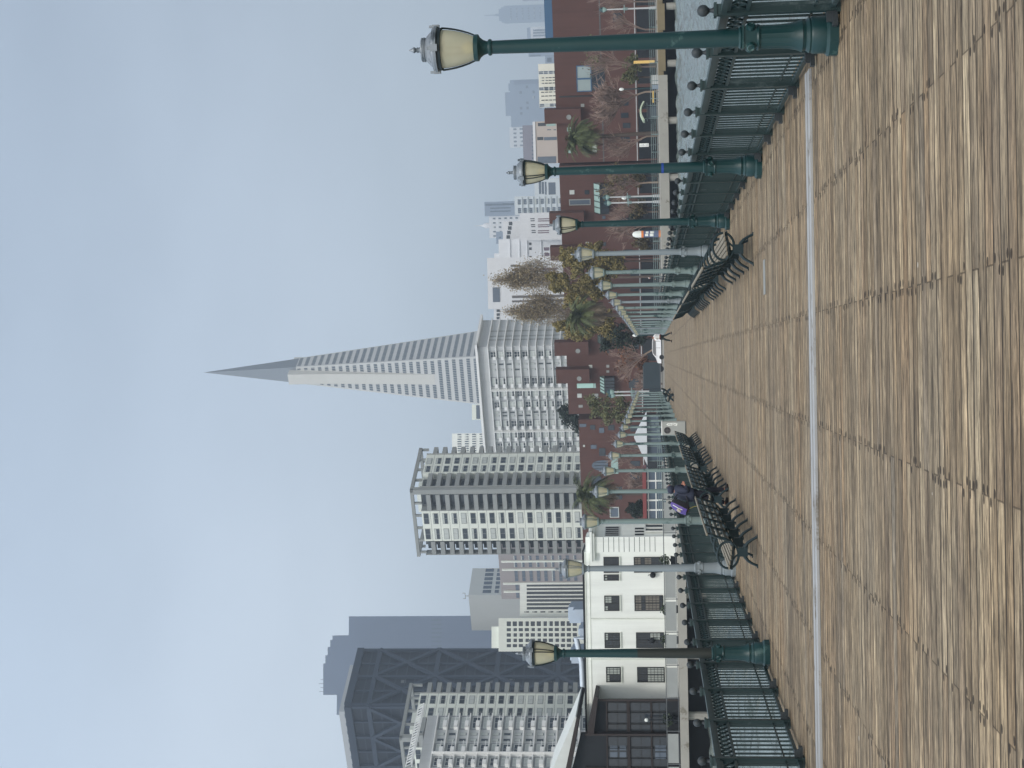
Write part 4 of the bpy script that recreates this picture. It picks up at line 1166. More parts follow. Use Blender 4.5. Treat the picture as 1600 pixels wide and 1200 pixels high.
root, u0, u1, z = brick('brown brick building with an arched window behind the left palm', 907, 740, 848, 655, 24,
    [(940, 950, 719, 735, M_glassb), (954, 966, 793, 807, M_glassb, M_blind), (911, 914, 695, 698, M_blind), (923, 932, 695, 701, M_glassb), (955, 966, 716, 740, M_glassl), (905.5, 916, 662, 667, M_glassb), (925, 939, 744, 757, M_glassb), (922, 930, 664, 671, DK), (936, 944, 668, 676, M_glassb), (950, 960, 664, 672, DK), (968, 976, 668, 684, DK), (936, 946, 700, 712, DK), (962, 972, 760, 780, DK), (985, 1000, 664, 674, DK), (985, 1000, 690, 702, DK), (985, 1000, 720, 728, DK), (985, 1000, 738, 750, DK), (986, 1002, 786, 806, M_frameb)])
u_, z_ = BR.img(940, 727); r_ = abs(BR.img(940, 735)[0] - BR.img(940, 719)[0]) / 2
mb = MB(); mb.poly([BR.P(u_ + r_ * math.cos(math.pi * k / 14), z_ + 1.75 * r_ * math.sin(math.pi * k / 14), 0.1) for k in range(15)]); mb.build('arched_window', M_glassb, root)
mb = MB()
for k in range(3): mb.bar(BR.P(u_ + (k - 1) * r_ * 0.6, z_ - 1, 0.13), BR.P(u_ + (k - 1) * r_ * 0.6, z_ + 1.3 * r_, 0.13), 0.07, 0.05)
mb.build('glazing_bars', M_frameb, root)
# pale sloping plinths of the lone tower showing above the brick roof
mb = MB(); BR.ibox(mb, 889, 906, 738, 660, -60, -56)
# ------------------------------------------------------------------ land, quay, road
M_road = mat('asphalt', (0.055, 0.056, 0.058, 1), 0.85, 0, 0.12, 0.6)
M_pave = mat('paving', S(150, 146, 138), 0.85, 0, 0.1, 0.6)
M_quay = mat('quay_concrete', S(158, 156, 148), 0.9, 0, 0.22, 0.5, second=(S(120, 116, 104), 0.7, 0.62))
M_quayd = mat('quay_shade', S(26, 28, 28), 0.95, 0, 0.2, 0.5)  # near-black, holds the shade under quay and wharf in its colour
M_timber = mat('quay_timber', S(126, 114, 88), 0.9, 0, 0.25, 0.8)
mb = MB(); mb.poly([(-5000, 196, -0.02), (5000, 196, -0.02), (5000, 9000, -0.02), (-5000, 9000, -0.02)])
struct(mb.build('ground', M_pave))
mb = MB(); mb.poly([(-900, 214, -0.012), (900, 214, -0.012), (900, 243, -0.012), (-900, 243, -0.012)])
struct(mb.build('road', M_road))
mb = MB()
for k in range(-60, 60): mb.box((k * 6.0, 228.4, -0.010), (k * 6.0 + 2.6, 228.55, -0.006))
struct(mb.build('road_markings', M_white))
mb = MB(); mb.box((-900, 243, -0.018), (900, 243.3, 0.12)); mb.box((-900, 213.7, -0.018), (900, 214, 0.12))
struct(mb.build('kerb', M_quay))
# quay along the shore: slab on piles, shade beneath painted as a near-black back wall
mb = MB(); mb.box((FR + 1.2, 190, -0.95), (34.5, 197, 0.16)); mb.box((-160, 191, -0.85), (FL - 1.0, 197, 0.1))
struct(mb.build('quay', M_quay))
mb = MB(); mb.box((34.5, 190.2, -0.5), (400, 197, 0.12))
for k in range(60):
    mb.box((35 + k * 5.0, 189.9, -0.75), (38.2 + k * 5.0, 190.2, 0.0))
struct(mb.build('timber_quay', M_timber))
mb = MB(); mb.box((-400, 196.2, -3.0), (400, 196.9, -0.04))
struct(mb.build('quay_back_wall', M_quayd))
mb = MB()
for k in range(40):
    mb.lathe([(0.45, -3), (0.45, -0.96)], 10, (8 + k * 7.0, 190.6, 0))
struct(mb.build('quay_piles', M_quay))

# promenade railings
def thin_rail(label, x0, x1, y, z, h=1.0, st=2.2, m=None):
    root = thing('promenade_railing', label, 'railing', (x0, y, z))
    mb = MB(); n = int((x1 - x0) / st)
    for k in range(n + 1): mb.box((x0 + k * st - 0.04, y - 0.04, z), (x0 + k * st + 0.04, y + 0.04, z + h))
    mb.build('railing_posts', m or M_tealw, root)
    mb = MB()
    for q in (0.25, 0.5, 0.75, 0.98): mb.box((x0, y - 0.02, z + h * q - 0.025), (x1, y + 0.02, z + h * q + 0.025))
    mb.build('rails', m or M_tealw, root)
thin_rail('thin grey green promenade railing above the pale quay wall at the right', FR + 2.5, 70, 191.2, 0.16)
thin_rail('thin grey green promenade railing left of the pier end', -40, FL - 1.5, 192.0, 0.1)

# ------------------------------------------------------------------ white waterfront building (left)
DW_ = 115.0
WH = 0.05
def wpt(x, y): return at(x, y, DW_)
pl, pr = wpt(1000, 1092), wpt(1000, 838)
W = Fac((pl.x, DW_), (1, 0), pr.x - pl.x, 0)
ztop = W.img(912.8, 900)[1]
root = thing('waterfront_building', 'white two storey waterfront building with black framed windows on the left wharf', 'building', (pl.x, DW_, WH))
u0 = 0; u1 = W.img(980, 862)[0]; u2 = W.L
mb = MB(); W.box(mb, -7.5, u1, WH, ztop, -22, 0.0); mb.build('wall', M_white, root)
mb = MB(); W.box(mb, -7.6, u1 + 0.1, ztop, ztop + 0.12, -22.1, 0.1); mb.build('roof_edge', M_blackw, root)
mb = MB(); W.box(mb, -7.55, u1, ztop - 0.42, ztop - 0.36, 0.0, 0.04); W.box(mb, -7.55, u1, ztop - 0.12, ztop - 0.02, 0.0, 0.05); mb.build('parapet_line', M_panel, root)
# grooved corner pier
zc = W.img(923, 850)[1]
mb = MB(); W.box(mb, u1 - 0.05, u2, WH, ztop - 0.15, -3.0, 0.22); mb.build('corner_pier', M_white, root)
mb = MB()
for k in range(11):
    z = W.img(943 + k * 8.05, 850)[1]; W.box(mb, u1 + 0.02, u2 - 0.02, z - 0.02, z + 0.02, 0.2, 0.226)
mb.build('groove', M_concd, root)
z0c, z1c = W.img(929, 850)[1], W.img(923, 850)[1]
mb = MB(); W.box(mb, u1 - 0.6, u2 + 0.28, z0c, z1c - 0.1, -3.0, 0.42); W.box(mb, u1 - 0.7, u2 + 0.4, z1c - 0.1, z1c + 0.06, -3.1, 0.55); mb.build('cornice', M_white, root)
# side face turning away to the right
S0 = V((pl.x + u2, DW_ + 0.5, 0)); dS = V((0.42, 0.907, 0)).normalized()
Ls = meet(S0, dS, 980, 819.5)
WS = Fac(S0, dS, Ls, 0)
mb = MB(); mb.obox((S0.x, S0.y, WH), dS * Ls, -WS.n * 6, V((0, 0, ztop - 0.35 - WH))); mb.build('side_wall', M_white, root)
mb = MB(); WS.box(mb, -0.1, Ls + 0.3, z0c, z1c - 0.1, -3, 0.25); WS.box(mb, -0.1, Ls + 0.4, z1c - 0.1, z1c + 0.06, -3, 0.4); mb.build('side_cornice', M_white, root)
zz = lambda x: WS.img(x, 830)[1]
uu = lambda y: WS.img(985, y)[0]
mb = MB(); WS.box(mb, uu(839), uu(823.5), zz(968), zz(945), 0.0, 0.06)
mb.build('louvre_panel', M_slabwall, root)
for k in range(5):
    mb = MB(); y = 837.8 - k * 3.0; WS.box(mb, uu(y), uu(y - 1.2), zz(966.5), zz(946.5), 0.06, 0.1); mb.build('louvre_slot', M_frameb, root)
for k in range(3):
    mb = MB(); y = 836.5 - k * 4.6; WS.box(mb, uu(y), uu(y - 1.8), zz(1006), zz(992), 0.0, 0.05); mb.build('louvre_slot', M_frameb, root)
mb = MB(); WS.box(mb, uu(832), uu(819.8), zz(1035), zz(1009), 0.0, 0.05); g_ = mb.build('shop_window', M_glassd, root)
mb = MB()
for y in (832.5, 827, 820.5): WS.box(mb, uu(y) - 0.05, uu(y) + 0.05, zz(1036), zz(1007.5), 0.05, 0.16)
WS.box(mb, uu(833), uu(819.8), zz(1009), zz(1007), 0.05, 0.16); mb.build('frame', M_framew, g_)
def wwin(xt, xb, yl, yr, nx, ny, lit, lc=S(170, 178, 172)):
    a_, b_, z0, z1 = W.ibox(MB(), xt, xb, yl, yr, 0, 0)
    w, h = b_ - a_, z1 - z0
    mb = MB(); mb.box((0, -0.02, 0), (w, 0.02, h)); me = mb.mesh('window', M_glassd)
    o = inst('window', me, root, W.P(a_, z0, 0.0), 0)
    P0 = W.P(a_, z0, 0)
    mb = MB(); t = 0.075
    for q in ((0, t, 0, h), (w - t, w, 0, h), (t, w - t, 0, t), (t, w - t, h - t, h), (w / 2 - 0.04, w / 2 + 0.04, t, h - t)): mb.box((q[0], -0.075, q[2]), (q[1], -0.02, q[3]))
    for i in range(1, nx):
        if abs(i - nx / 2) < 0.1: continue
        x = w * i / nx; mb.box((x - 0.014, -0.05, t), (x + 0.014, -0.02, h - t))
    for j in range(1, ny): z = h * j / ny; mb.box((t, -0.052, z - 0.014), (w - t, -0.021, z + 0.014))
    o2 = bpy.data.objects.new('frame', mb.mesh('frame', M_frameb)); COL.objects.link(o2); o2.parent = o
    mb = MB()
    for (i0, i1, j0, j1) in lit:
        mb.box((w * i0 / nx + 0.03, -0.03, h * j0 / ny + 0.03), (w * i1 / nx - 0.03, -0.022, h * j1 / ny - 0.03))
    if lit:
        o3 = bpy.data.objects.new('blind', mb.mesh('blind', mat('blind_and_pane_light', lc, 0.4))); COL.objects.link(o3); o3.parent = o  # lower windows: lit panes and reflections put into the colour
wwin(943, 967, 895, 870, 6, 4, [])
wwin(943.3, 967, 907.2, 897.5, 2, 4, [(0, 2, 3, 4)])
wwin(944.2, 967.8, 954.5, 930.5, 6, 4, [(3, 6, 2, 4), (0, 2, 3, 4)])
wwin(944.6, 968.6, 1012.5, 988.5, 6, 4, [(3, 6, 3, 4)])
wwin(947, 970, 1065.8, 1042, 6, 4, [(3, 6, 0, 4), (0, 3, 3, 4)])
MB_ = M_slat
wwin(990.3, 1035, 894.5, 870, 6, 8, [(0, 3, 3, 5), (3, 6, 3, 5), (0, 3, 6, 8), (3, 6, 6, 8)], S(110, 106, 98))
wwin(991.3, 1036.4, 954.5, 930, 6, 8, [(0, 3, 1, 5), (3, 6, 1, 5), (0, 3, 6, 8), (3, 6, 6, 8)], S(116, 112, 104))
wwin(993.8, 1037.5, 1012.5, 988, 6, 8, [(3, 6, 1, 4)])
wwin(995.5, 1038.5, 1066, 1042, 6, 8, [(3, 6, 0, 5), (0, 3, 0, 5)])
# small dark wall lanterns and hanging baskets
for x, y in ((1020, 898), (1019, 1000)):
    u, z = W.img(x, y); mb = MB(); mb.ball(W.P(u, z, 0.25), 0.22, 10, 7); mb.bar(W.P(u, z + 0.2, 0.0), W.P(u, z + 0.35, 0.25), 0.04, 0.04)
    mb.build('hanging_basket', M_blackw, root, 40)
mb = MB()
for (xb, yl, yr) in ((967.6, 895.5, 869.5), (967.6, 907.6, 897), (968.4, 955, 930), (969.2, 1013, 988), (970.6, 1066.4, 1041.5), (1035.6, 895, 869.5), (1037, 955, 929.5), (1038.1, 1013, 987.5), (1039.1, 1066.6, 1041.5)):
    a_ = W.img(xb, yl)[0]; b_ = W.img(xb, yr)[0]; z_ = W.img(xb, (yl + yr) / 2)[1]; W.box(mb, a_, b_, z_ - 0.07, z_, 0.0, 0.12)
mb.build('window_sill', M_panel, root)
mb = MB()
for y in (967, 1030):
    u = W.img(980, y)[0]; mb.lathe([(0.05, WH), (0.05, ztop - 0.45)], 8, W.P(u, 0, 0.07))
mb.build('downpipe', M_panel, root)
# rooftop plant
for k, (x, yl, yr, h, dpt) in enumerate(((893, 976, 966, 0, 4), (880, 1006, 979, 0, 9), (900, 1020, 1004, 0, 6), (894, 1052, 1044, 0, 5), (882, 1078, 1056, 0, 10))):
    a_, z = W.img(x, yl); b_ = W.img(x, yr)[0]
    mb = MB(); W.box(mb, a_, b_, ztop + 0.121, z, -dpt - 3, -dpt); W.box(mb, a_ + 0.15, b_ - 0.15, z, z + 0.12, -dpt - 2.5, -dpt - 0.5)
    tag(mb.build('rooftop_unit', mat('pale_blue_duct', S(176, 190, 204), 0.5, 0.1, 0.08, 0.8)),
        'pale blue rooftop box on the white building roof, %s from the right' % ORD[k].replace('nearest', 'first'), 'roof unit', 'rooftop boxes on the white building')
mb = MB(); a_ = W.img(905, 1090)[0]; b_ = W.img(905, 1012)[0]
mb.path([W.P(a_, ztop + 0.45, -4), W.P((a_ + b_) / 2, ztop + 0.5, -4), W.P(b_, ztop + 0.9, -4), W.P(b_, ztop + 0.1, -4)], 0.22, 10)
tag(mb.build('roof_duct', mat('duct_metal', S(186, 198, 208), 0.45, 0.2), None, 40), 'long pale metal duct lying along the white building roof', 'duct')

# brown timber building at the far left
BB = Fac((at(1000, 1290, 112).x, 112), (1, 0), 1, 0)
root = thing('timber_building', 'dark glass and brown timber waterfront building with stepped gables at the far left', 'building', (BB.p0.x, 112, WH))
U = lambda y, x=1000: BB.img(x, y)[0]
Zb = lambda x, y=1140: BB.img(x, y)[1]
def roofpoly(pts, n0, n1, nm, m):
    mb = MB(); a_ = [BB.P(*BB.img(x, y), n0) for x, y in pts]; b_ = [BB.P(*BB.img(x, y), n1) for x, y in pts]
    mb.poly(a_); mb.poly(b_[::-1]); k = len(pts)
    for i in range(k): j = (i + 1) % k; mb.poly([a_[j], a_[i], b_[i], b_[j]])
    return mb.build(nm, m, root)
z0 = WH
mb = MB(); mb.poly([BB.P(U(1092), z0, 0), BB.P(U(1092), Zb(935, 1092), 0), BB.P(U(1144), Zb(927, 1144), 0), BB.P(U(1144), z0, 0)][::-1])
mb.build('front_wall', M_blackw, root)
mb = MB(); mb.poly([BB.P(U(1144), z0, 0.5), BB.P(U(1144), Zb(908, 1144), 0.5), BB.P(U(1290), Zb(872, 1290), 0.5), BB.P(U(1290), z0, 0.5)][::-1])
mb.poly([BB.P(U(1144), z0, 0.5), BB.P(U(1144), z0, 0), BB.P(U(1144), Zb(908, 1144), 0), BB.P(U(1144), Zb(908, 1144), 0.5)])
mb.build('gable_wall', M_blackw, root)
roofpoly([(929, 1084), (935, 1086), (928, 1146), (917, 1145)], 0.7, -9, 'lower_roof', M_wood)
roofpoly([(902, 1115), (906, 1117), (888.5, 1290 - 70), (880, 1290 - 70)], 1.3, -9, 'upper_roof', M_wood)
roofpoly([(900, 1114.5), (902, 1116), (880, 1221), (854, 1221)], 0.9, -9, 'white_gable', mat('weathered_white', S(206, 211, 207), 0.8, 0, 0.08, 0.4, streak=0.12))
for y in (1093, 1144.5, 1197):
    mb = MB(); BB.box(mb, U(y + 1.6), U(y - 1.6), z0, Zb(930 if y < 1120 else 915), 0.0, 0.75 if y > 1120 else 0.3); mb.build('timber_post', M_wood, root)
mb = MB()
for x in (948.5, 981, 983.5, 1018):
    BB.box(mb, U(1143), U(1094.5), Zb(x + 1), Zb(x - 1), 0.02, 0.2); BB.box(mb, U(1290), U(1146), Zb(x + 1), Zb(x - 1), 0.52, 0.7)
mb.build('timber_rail', M_wood, root)
k = 0
for (xa, xb) in ((950.5, 979.5), (986, 1016.5), (1020, 1041)):
    for (ya, yb, n0) in ((1142, 1131, 0.03), (1130, 1113, 0.03), (1111.5, 1097, 0.03), (1195, 1182, 0.53), (1181, 1166, 0.53), (1164.5, 1148, 0.53), (1216, 1199.5, 0.53)):
        mb = MB(); BB.box(mb, U(ya), U(yb), Zb(xb), Zb(xa), n0, n0 + 0.03)
        w_ = mb.build('window', M_glassd, root)
        mb = MB(); u_a, u_b = U(ya), U(yb)
        for q in ((u_a, u_a + 0.05, Zb(xb), Zb(xa)), (u_b - 0.05, u_b, Zb(xb), Zb(xa)), (u_a, u_b, (Zb(xa) + Zb(xb)) / 2 - 0.02, (Zb(xa) + Zb(xb)) / 2 + 0.02)): BB.box(mb, *q, n0 + 0.03, n0 + 0.07)
        mb.build('frame', M_frameb, w_)
mb = MB()
for (xa, xb, ya, yb) in ((953, 965, 1169, 1162), (953, 965, 1180, 1172), (968, 978, 1169, 1162), (968, 978, 1180, 1172), (1023, 1040, 1170, 1161.5), (1023, 1040, 1182, 1172.5)):
    BB.box(mb, U(max(ya, yb)), U(min(ya, yb)), Zb(xb), Zb(xa), 0.57, 0.60)
mb.build('paler_pane', M_glassb, root)  # panes in a paler blue-grey glass

# wharf under both buildings
mb = MB(); mb.box((-75, 110.5, -0.55), (W.p0.x + W.L + 6, 140, WH)); struct(mb.build('wharf', M_quay))
mb = MB(); mb.box((-75, 112.5, -2.6), (W.p0.x + W.L + 5, 139, -0.56)); struct(mb.build('wharf_void_shade', M_quayd))  # solid near-black block standing in for the shaded void below
mb = MB()
for k in range(16): mb.lathe([(0.3, -3), (0.3, -0.56)], 8, (-70 + k * 4.4, 111.2, 0))
struct(mb.build('wharf_piles', M_quay))
x_end = W.p0.x + W.L + 5.5
root = thing('wharf_railing', 'thin dark metal railing with glass panels along the white building wharf', 'railing', (-60, 110.8, WH))
mb = MB()
n = 26
for k in range(n + 1):
    x = -70 + (x_end + 70) * k / n; mb.box((x - 0.03, 110.77, WH), (x + 0.03, 110.83, WH + 0.95))
mb.box((-70, 110.76, WH + 0.92), (x_end, 110.84, WH + 0.98)); mb.box((-70, 110.78, WH + 0.08), (x_end, 110.82, WH + 0.12))
mb.build('rail_frame', M_concd, root)
mb = MB()
for k in range(n):
    if k % 5 == 3: continue
    x = -70 + (x_end + 70) * k / n; mb.box((x + 0.08, 110.79, WH + 0.14), (x + 2.2, 110.81, WH + 0.9))
mb.build('infill_panel', mat('grey_infill', S(150, 154, 152), 0.7), root)
for k, (y, lab) in enumerate(((1125, 'dark potted shrub on the wharf in front of the timber building'), (952, 'dark potted plant on the wharf under the second white building window'), (1000, 'dark planter box on the wharf under the third white building window'), (876, 'dark planter on the wharf beside the grooved white corner'))):
    p = at(1046, y, 111.8)
    r_ = thing('planter', lab, 'planter', (p.x, 111.8, WH))
    mb = MB(); mb.lathe([(0.28, WH), (0.36, WH + 0.45), (0.33, WH + 0.46)], 12, (p.x, 111.8, 0)); mb.build('pot', M_blackw, r_)
    mb = MB()
    for q in range(120):
        d = V((random.gauss(0, 1), random.gauss(0, 1), random.gauss(0, 1))).normalized() * random.uniform(0.2, 0.5)
        c = V((p.x, 111.8, WH + 0.85)) + d; s_ = 0.09; n_ = V((random.gauss(0, 1), random.gauss(0, 1), random.gauss(0, 1))).normalized(); t1 = n_.orthogonal().normalized() * s_; t2 = n_.cross(t1)
        mb.poly([c - t1, c + t2, c + t1, c - t2])
    mb.build('foliage', mat('shrub_leaf', S(58, 70, 52), 0.6, 0, 0.2, 3, island=0.4), r_)
# globe lamp in front of the timber building
p = at(1010, 1125, 111.3)
r_ = thing('globe_lamp', 'small white globe lamp on a dark post in front of the timber building', 'lamp', (p.x, 111.3, WH))
mb = MB(); mb.lathe([(0.06, WH), (0.045, p.z - 0.15)], 8, (p.x, 111.3, 0)); mb.build('pole', M_blackw, r_)
mb = MB(); mb.ball((p.x, 111.3, p.z), 0.14); mb.build('globe', M_white, r_, 40)

# ------------------------------------------------------------------ pavilions left of the pier end
Dp = 206.0
def P2(x, y, Y=Dp): return at(x, y, Y)
a_, b_ = P2(1020, 812), P2(1020, 736)
root = thing('pavilion', 'glass fronted pavilion with a red awning fascia left of the pier', 'pavilion', (a_.x, Dp, 0))
zt = P2(1010, 775).z; zf = P2(1004.2, 775).z
mb = MB(); mb.box((a_.x, Dp, 0), (b_.x, Dp + 7, zt - 0.05)); mb.build('glass_wall', M_glassb, root)
mb = MB(); mb.prism([(a_.x - 0.3, Dp - 0.6), (b_.x + 0.3, Dp - 0.6), (b_.x + 0.3, Dp + 7.3), (a_.x - 0.3, Dp + 7.3)], zt, zf); mb.build('awning', mat('red_awning', S(124, 62, 62), 0.7), root)
mb = MB()
for k in range(6):
    x = a_.x + (b_.x - a_.x) * k / 5; mb.box((x - 0.11, Dp - 0.12, 0), (x + 0.11, Dp - 0.005, zt - 0.06))
for z in (0.5, 1.35, zt - 0.25): mb.box((a_.x, Dp - 0.1, z - 0.07), (b_.x, Dp - 0.006, z + 0.07))
mb.build('frame', M_framew, root)
a_, b_ = P2(1020, 727, 212), P2(1020, 644, 212)
root = thing('pavilion', 'glass pavilion under a bright white pitched roof behind the left lamp row', 'pavilion', (a_.x, 212, 0))
zt = P2(1011, 690, 212).z; zr = P2(990.5, 681, 212).z; xr = P2(991, 683, 212).x
mb = MB(); mb.box((a_.x + 0.6, 212, 0), (b_.x - 0.6, 218, zt)); mb.build('glass_wall', M_glassb, root)
mb = MB(); A0, A1, A2 = (a_.x, zt), (xr, zr), (b_.x, zt)
for (p_, q_) in ((A0, A1), (A1, A2)):
    mb.poly([(p_[0], 211.3, p_[1]), (q_[0], 211.3, q_[1]), (q_[0], 218.6, q_[1]), (p_[0], 218.6, p_[1])])
mb.poly([(A0[0], 211.3, A0[1]), (A2[0], 211.3, A2[1]), (A1[0], 211.3, A1[1])])
mb.poly([(A0[0], 218.6, A0[1]), (A1[0], 218.6, A1[1]), (A2[0], 218.6, A2[1])])
mb.poly([(A0[0], 211.3, A0[1]), (A0[0], 218.6, A0[1]), (A2[0], 218.6, A2[1]), (A2[0], 211.3, A2[1])])
mb.build('roof', mat('pale_canvas', S(206, 212, 216), 0.7), root)
mb = MB()
for k in range(7):
    x = a_.x + 0.6 + (b_.x - a_.x - 1.2) * k / 6; mb.box((x - 0.06, 211.9, 0), (x + 0.06, 211.99, zt - 0.01))
mb.build('frame', M_tealw, root)

# ------------------------------------------------------------------ vehicles at the pier head
def wheel(root, x, y, r, w, ax='y'):
    mb = MB(); i0 = 0
    mb.lathe([(r * 0.55, -w / 2), (r * 0.95, -w / 2), (r, -w * 0.3), (r, w * 0.3), (r * 0.95, w / 2), (r * 0.55, w / 2)], 20)
    q = V((0, 0, 1)).rotation_difference(V((0, 1, 0)) if ax == 'y' else V((1, 0, 0)))
    mb.v = [tuple(q @ V(v) + V((x, y, r))) for v in mb.v]; t = mb.build('wheel', M_rubber, root)
    mb = MB(); mb.lathe([(r * 0.1, -w * 0.46), (r * 0.6, -w * 0.46), (r * 0.6, w * 0.46), (r * 0.1, w * 0.46)], 16)
    mb.v = [tuple(q @ V(v) + V((x, y, r))) for v in mb.v]; mb.build('rim', M_roofm, t)
M_rubber = mat('tyre_rubber', S(28, 28, 30), 0.85)
M_car = mat('white_car_paint', S(236, 238, 240), 0.25, 0, 0.02, 1.0, spec=0.6)
yc = 199.6
fx = at(1035, 567.5, yc).x
root = thing('white_car', 'white hatchback parked sideways across the end of the pier', 'car', (fx, yc, 0))
def car_prof(sc=1.0):
    # x from the front (0) back (4.1), z
    return [(0.0, 0.32), (0.0, 0.70), (0.07, 0.86), (0.35, 0.95), (0.62, 1.02), (1.20, 1.42), (1.6, 1.51), (2.7, 1.50), (3.5, 1.36), (3.95, 1.0), (4.08, 0.82), (4.08, 0.34)]
mb = MB(); w = 1.74; prof = car_prof(); n = len(prof)
def ins(z): return 0.0 if z < 0.95 else 0.16 * (z - 0.95) / 0.5
L_ = [(fx + px, yc + ins(pz), pz) for px, pz in prof]; R__ = [(fx + px, yc + w - ins(pz), pz) for px, pz in prof]
for i in range(n):
    j = (i + 1) % n; mb.poly([L_[i], L_[j], R__[j], R__[i]][::-1])
mb.poly(L_); mb.poly(R__[::-1]); mb.build('body', M_car, root, 35)
mb = MB(); sidew = [(0.80, 1.04), (1.26, 1.39), (1.6, 1.45), (2.7, 1.44), (3.4, 1.30), (3.62, 1.04)]
mb.poly([(fx + px, yc + ins(pz) - 0.012, pz) for px, pz in sidew]); mb.build('side_window', M_glassd, root)
mb = MB(); mb.poly([(fx + 0.66, yc + 0.15, 1.05), (fx + 0.66, yc + w - 0.15, 1.05), (fx + 1.17, yc + w - 0.25, 1.40), (fx + 1.17, yc + 0.25, 1.40)][::-1])
mb.v = [(a - 0.02, b, c + 0.012) for a, b, c in mb.v]; mb.build('windscreen', M_glassd, root)
mb = MB()
for px in (2.0, 2.85): mb.box((fx + px - 0.03, yc - 0.016, 0.45), (fx + px + 0.01, yc - 0.001, 1.0))
mb.build('door_gap', M_concd, root)
mb = MB(); mb.box((fx + 0.02, yc - 0.012, 0.24), (fx + 4.06, yc + 0.1, 0.36)); mb.build('sill_trim', M_rubber, root)
for yy in (yc - 0.01, yc + w - 0.34):
    mb = MB(); mb.box((fx - 0.015, yy + 0.02, 0.60), (fx + 0.30, yy + 0.33, 0.74)); mb.build('headlight', M_roofm, root)
mb = MB(); mb.box((fx + 0.85, yc - 0.2, 1.02), (fx + 0.99, yc - 0.01, 1.16)); mb.build('wing_mirror', M_car, root)
for px in (0.78, 3.3):
    wheel(root, fx + px, yc + 0.085, 0.31, 0.2); wheel(root, fx + px, yc + w - 0.085, 0.31, 0.2)
# dark box truck
yt = 205.0
a_, b_ = at(1020, 607.5, yt), at(1020, 566, yt); zt = at(1004.5, 590, yt).z
root = thing('box_truck', 'dark blue green box truck standing across the road at the pier end', 'truck', (a_.x, yt, 0))
M_truck = mat('dark_teal_panel', S(34, 50, 58), 0.5, 0, 0.06, 0.5)
mb = MB(); r = 0.45
pl_ = [(a_.x, 0.42), (b_.x, 0.42), (b_.x, zt - r), (b_.x - r * 0.3, zt - r * 0.3), (b_.x - r, zt), (a_.x + 0.1, zt), (a_.x, zt - 0.1)]
mb.poly([(x, yt, z) for x, z in pl_]); mb.poly([(x, yt + 2.4, z) for x, z in pl_][::-1])
for i in range(len(pl_)):
    j = (i + 1) % len(pl_); mb.poly([(pl_[j][0], yt, pl_[j][1]), (pl_[i][0], yt, pl_[i][1]), (pl_[i][0], yt + 2.4, pl_[i][1]), (pl_[j][0], yt + 2.4, pl_[j][1])])
mb.build('cargo_box', M_truck, root)
mb = MB(); mb.box((a_.x + 0.02, yt - 0.03, zt - 0.1), (b_.x - 0.5, yt - 0.002, zt - 0.02)); mb.box((a_.x + 0.01, yt - 0.03, 0.42), (b_.x - 0.01, yt - 0.002, 0.54)); mb.build('edge_trim', M_concd, root)
mb = MB(); mb.box((a_.x - 1.5, yt + 0.15, 0.42), (a_.x - 0.05, yt + 2.25, 2.0)); mb.build('cab', M_truck, root)
mb = MB(); mb.box((a_.x - 1.2, yt + 0.13, 1.25), (a_.x - 0.3, yt + 0.149, 1.85)); mb.build('cab_window', M_glassd, root)
for x in (a_.x - 0.8, b_.x - 0.9): wheel(root, x, yt + 0.2, 0.42, 0.28); wheel(root, x, yt + 2.2, 0.42, 0.28)

# ------------------------------------------------------------------ street furniture beyond the quay
def street_lamp(label, xt, y, Y, group='twin headed street lamps on the waterfront road'):
    p = at(xt, y, Y)
    root = thing('street_lamp', label, 'street lamp', (p.x, Y, 0), group)
    mb = MB(); mb.lathe([(0.22, 0), (0.2, 0.9), (0.13, 1.0), (0.10, p.z - 1.0)], 10, (p.x, Y, 0)); mb.build('pole', M_slabwall, root)
    mb = MB(); mb.lathe([(0.12, p.z - 1.0), (0.34, p.z - 0.72), (0.38, p.z - 0.4), (0.2, p.z - 0.12), (0.04, p.z)], 12, (p.x, Y, 0)); mb.build('lantern', M_glassl, root, 40)
    mb = MB(); mb.lathe([(0.40, p.z - 0.42), (0.30, p.z - 0.18), (0.05, p.z + 0.05)], 12, (p.x, Y, 0)); mb.build('lantern_roof', M_teal, root)
    mb = MB(); zb = p.z * 0.56; mb.box((p.x - 0.55, Y - 0.08, zb), (p.x + 0.55, Y + 0.08, zb + 0.14)); mb.lathe([(0.2, zb - 0.4), (0.24, zb), (0.12, zb + 0.3)], 10, (p.x, Y, 0)); mb.build('signal_arm', M_tealw, root)
street_lamp('tall grey street lamp with a teal lantern at the right picture edge', 937, 15.5, 216)
street_lamp('tall grey street lamp left of its twin, right of the third lamp post', 944, 317.5, 216)
street_lamp('tall grey street lamp right of its twin, left of the second lamp post', 942, 308.5, 220)
street_lamp('tall grey street lamp nearer the truck, left of the pier end', 948.5, 612.5, 212)
street_lamp('tall grey street lamp with its twin close by, behind the left lamp row', 950.5, 618.0, 221)
for x, y, lab in ((972, 139.5, 'short teal post with a white globe in front of the bare trees at the right'), (976, 309.6, 'short teal post with a white globe between the twin street lamps'), (993, 524, 'white globe lamp before the dark tree at the pier end'), (999, 771, 'white globe lamp behind the red awning pavilion')):
    p = at(x, y, 224)
    r_ = thing('globe_lamp', lab, 'lamp', (p.x, 224, 0))
    mb = MB(); mb.lathe([(0.14, 0), (0.09, 0.8), (0.08, p.z - 0.25)], 8, (p.x, 224, 0)); mb.build('pole', M_teal, r_)
    mb = MB(); mb.lathe([(0.12, p.z - 0.25), (0.24, p.z), (0.2, p.z + 0.25), (0.04, p.z + 0.45)], 10, (p.x, 224, 0)); mb.build('globe', M_white, r_, 40)
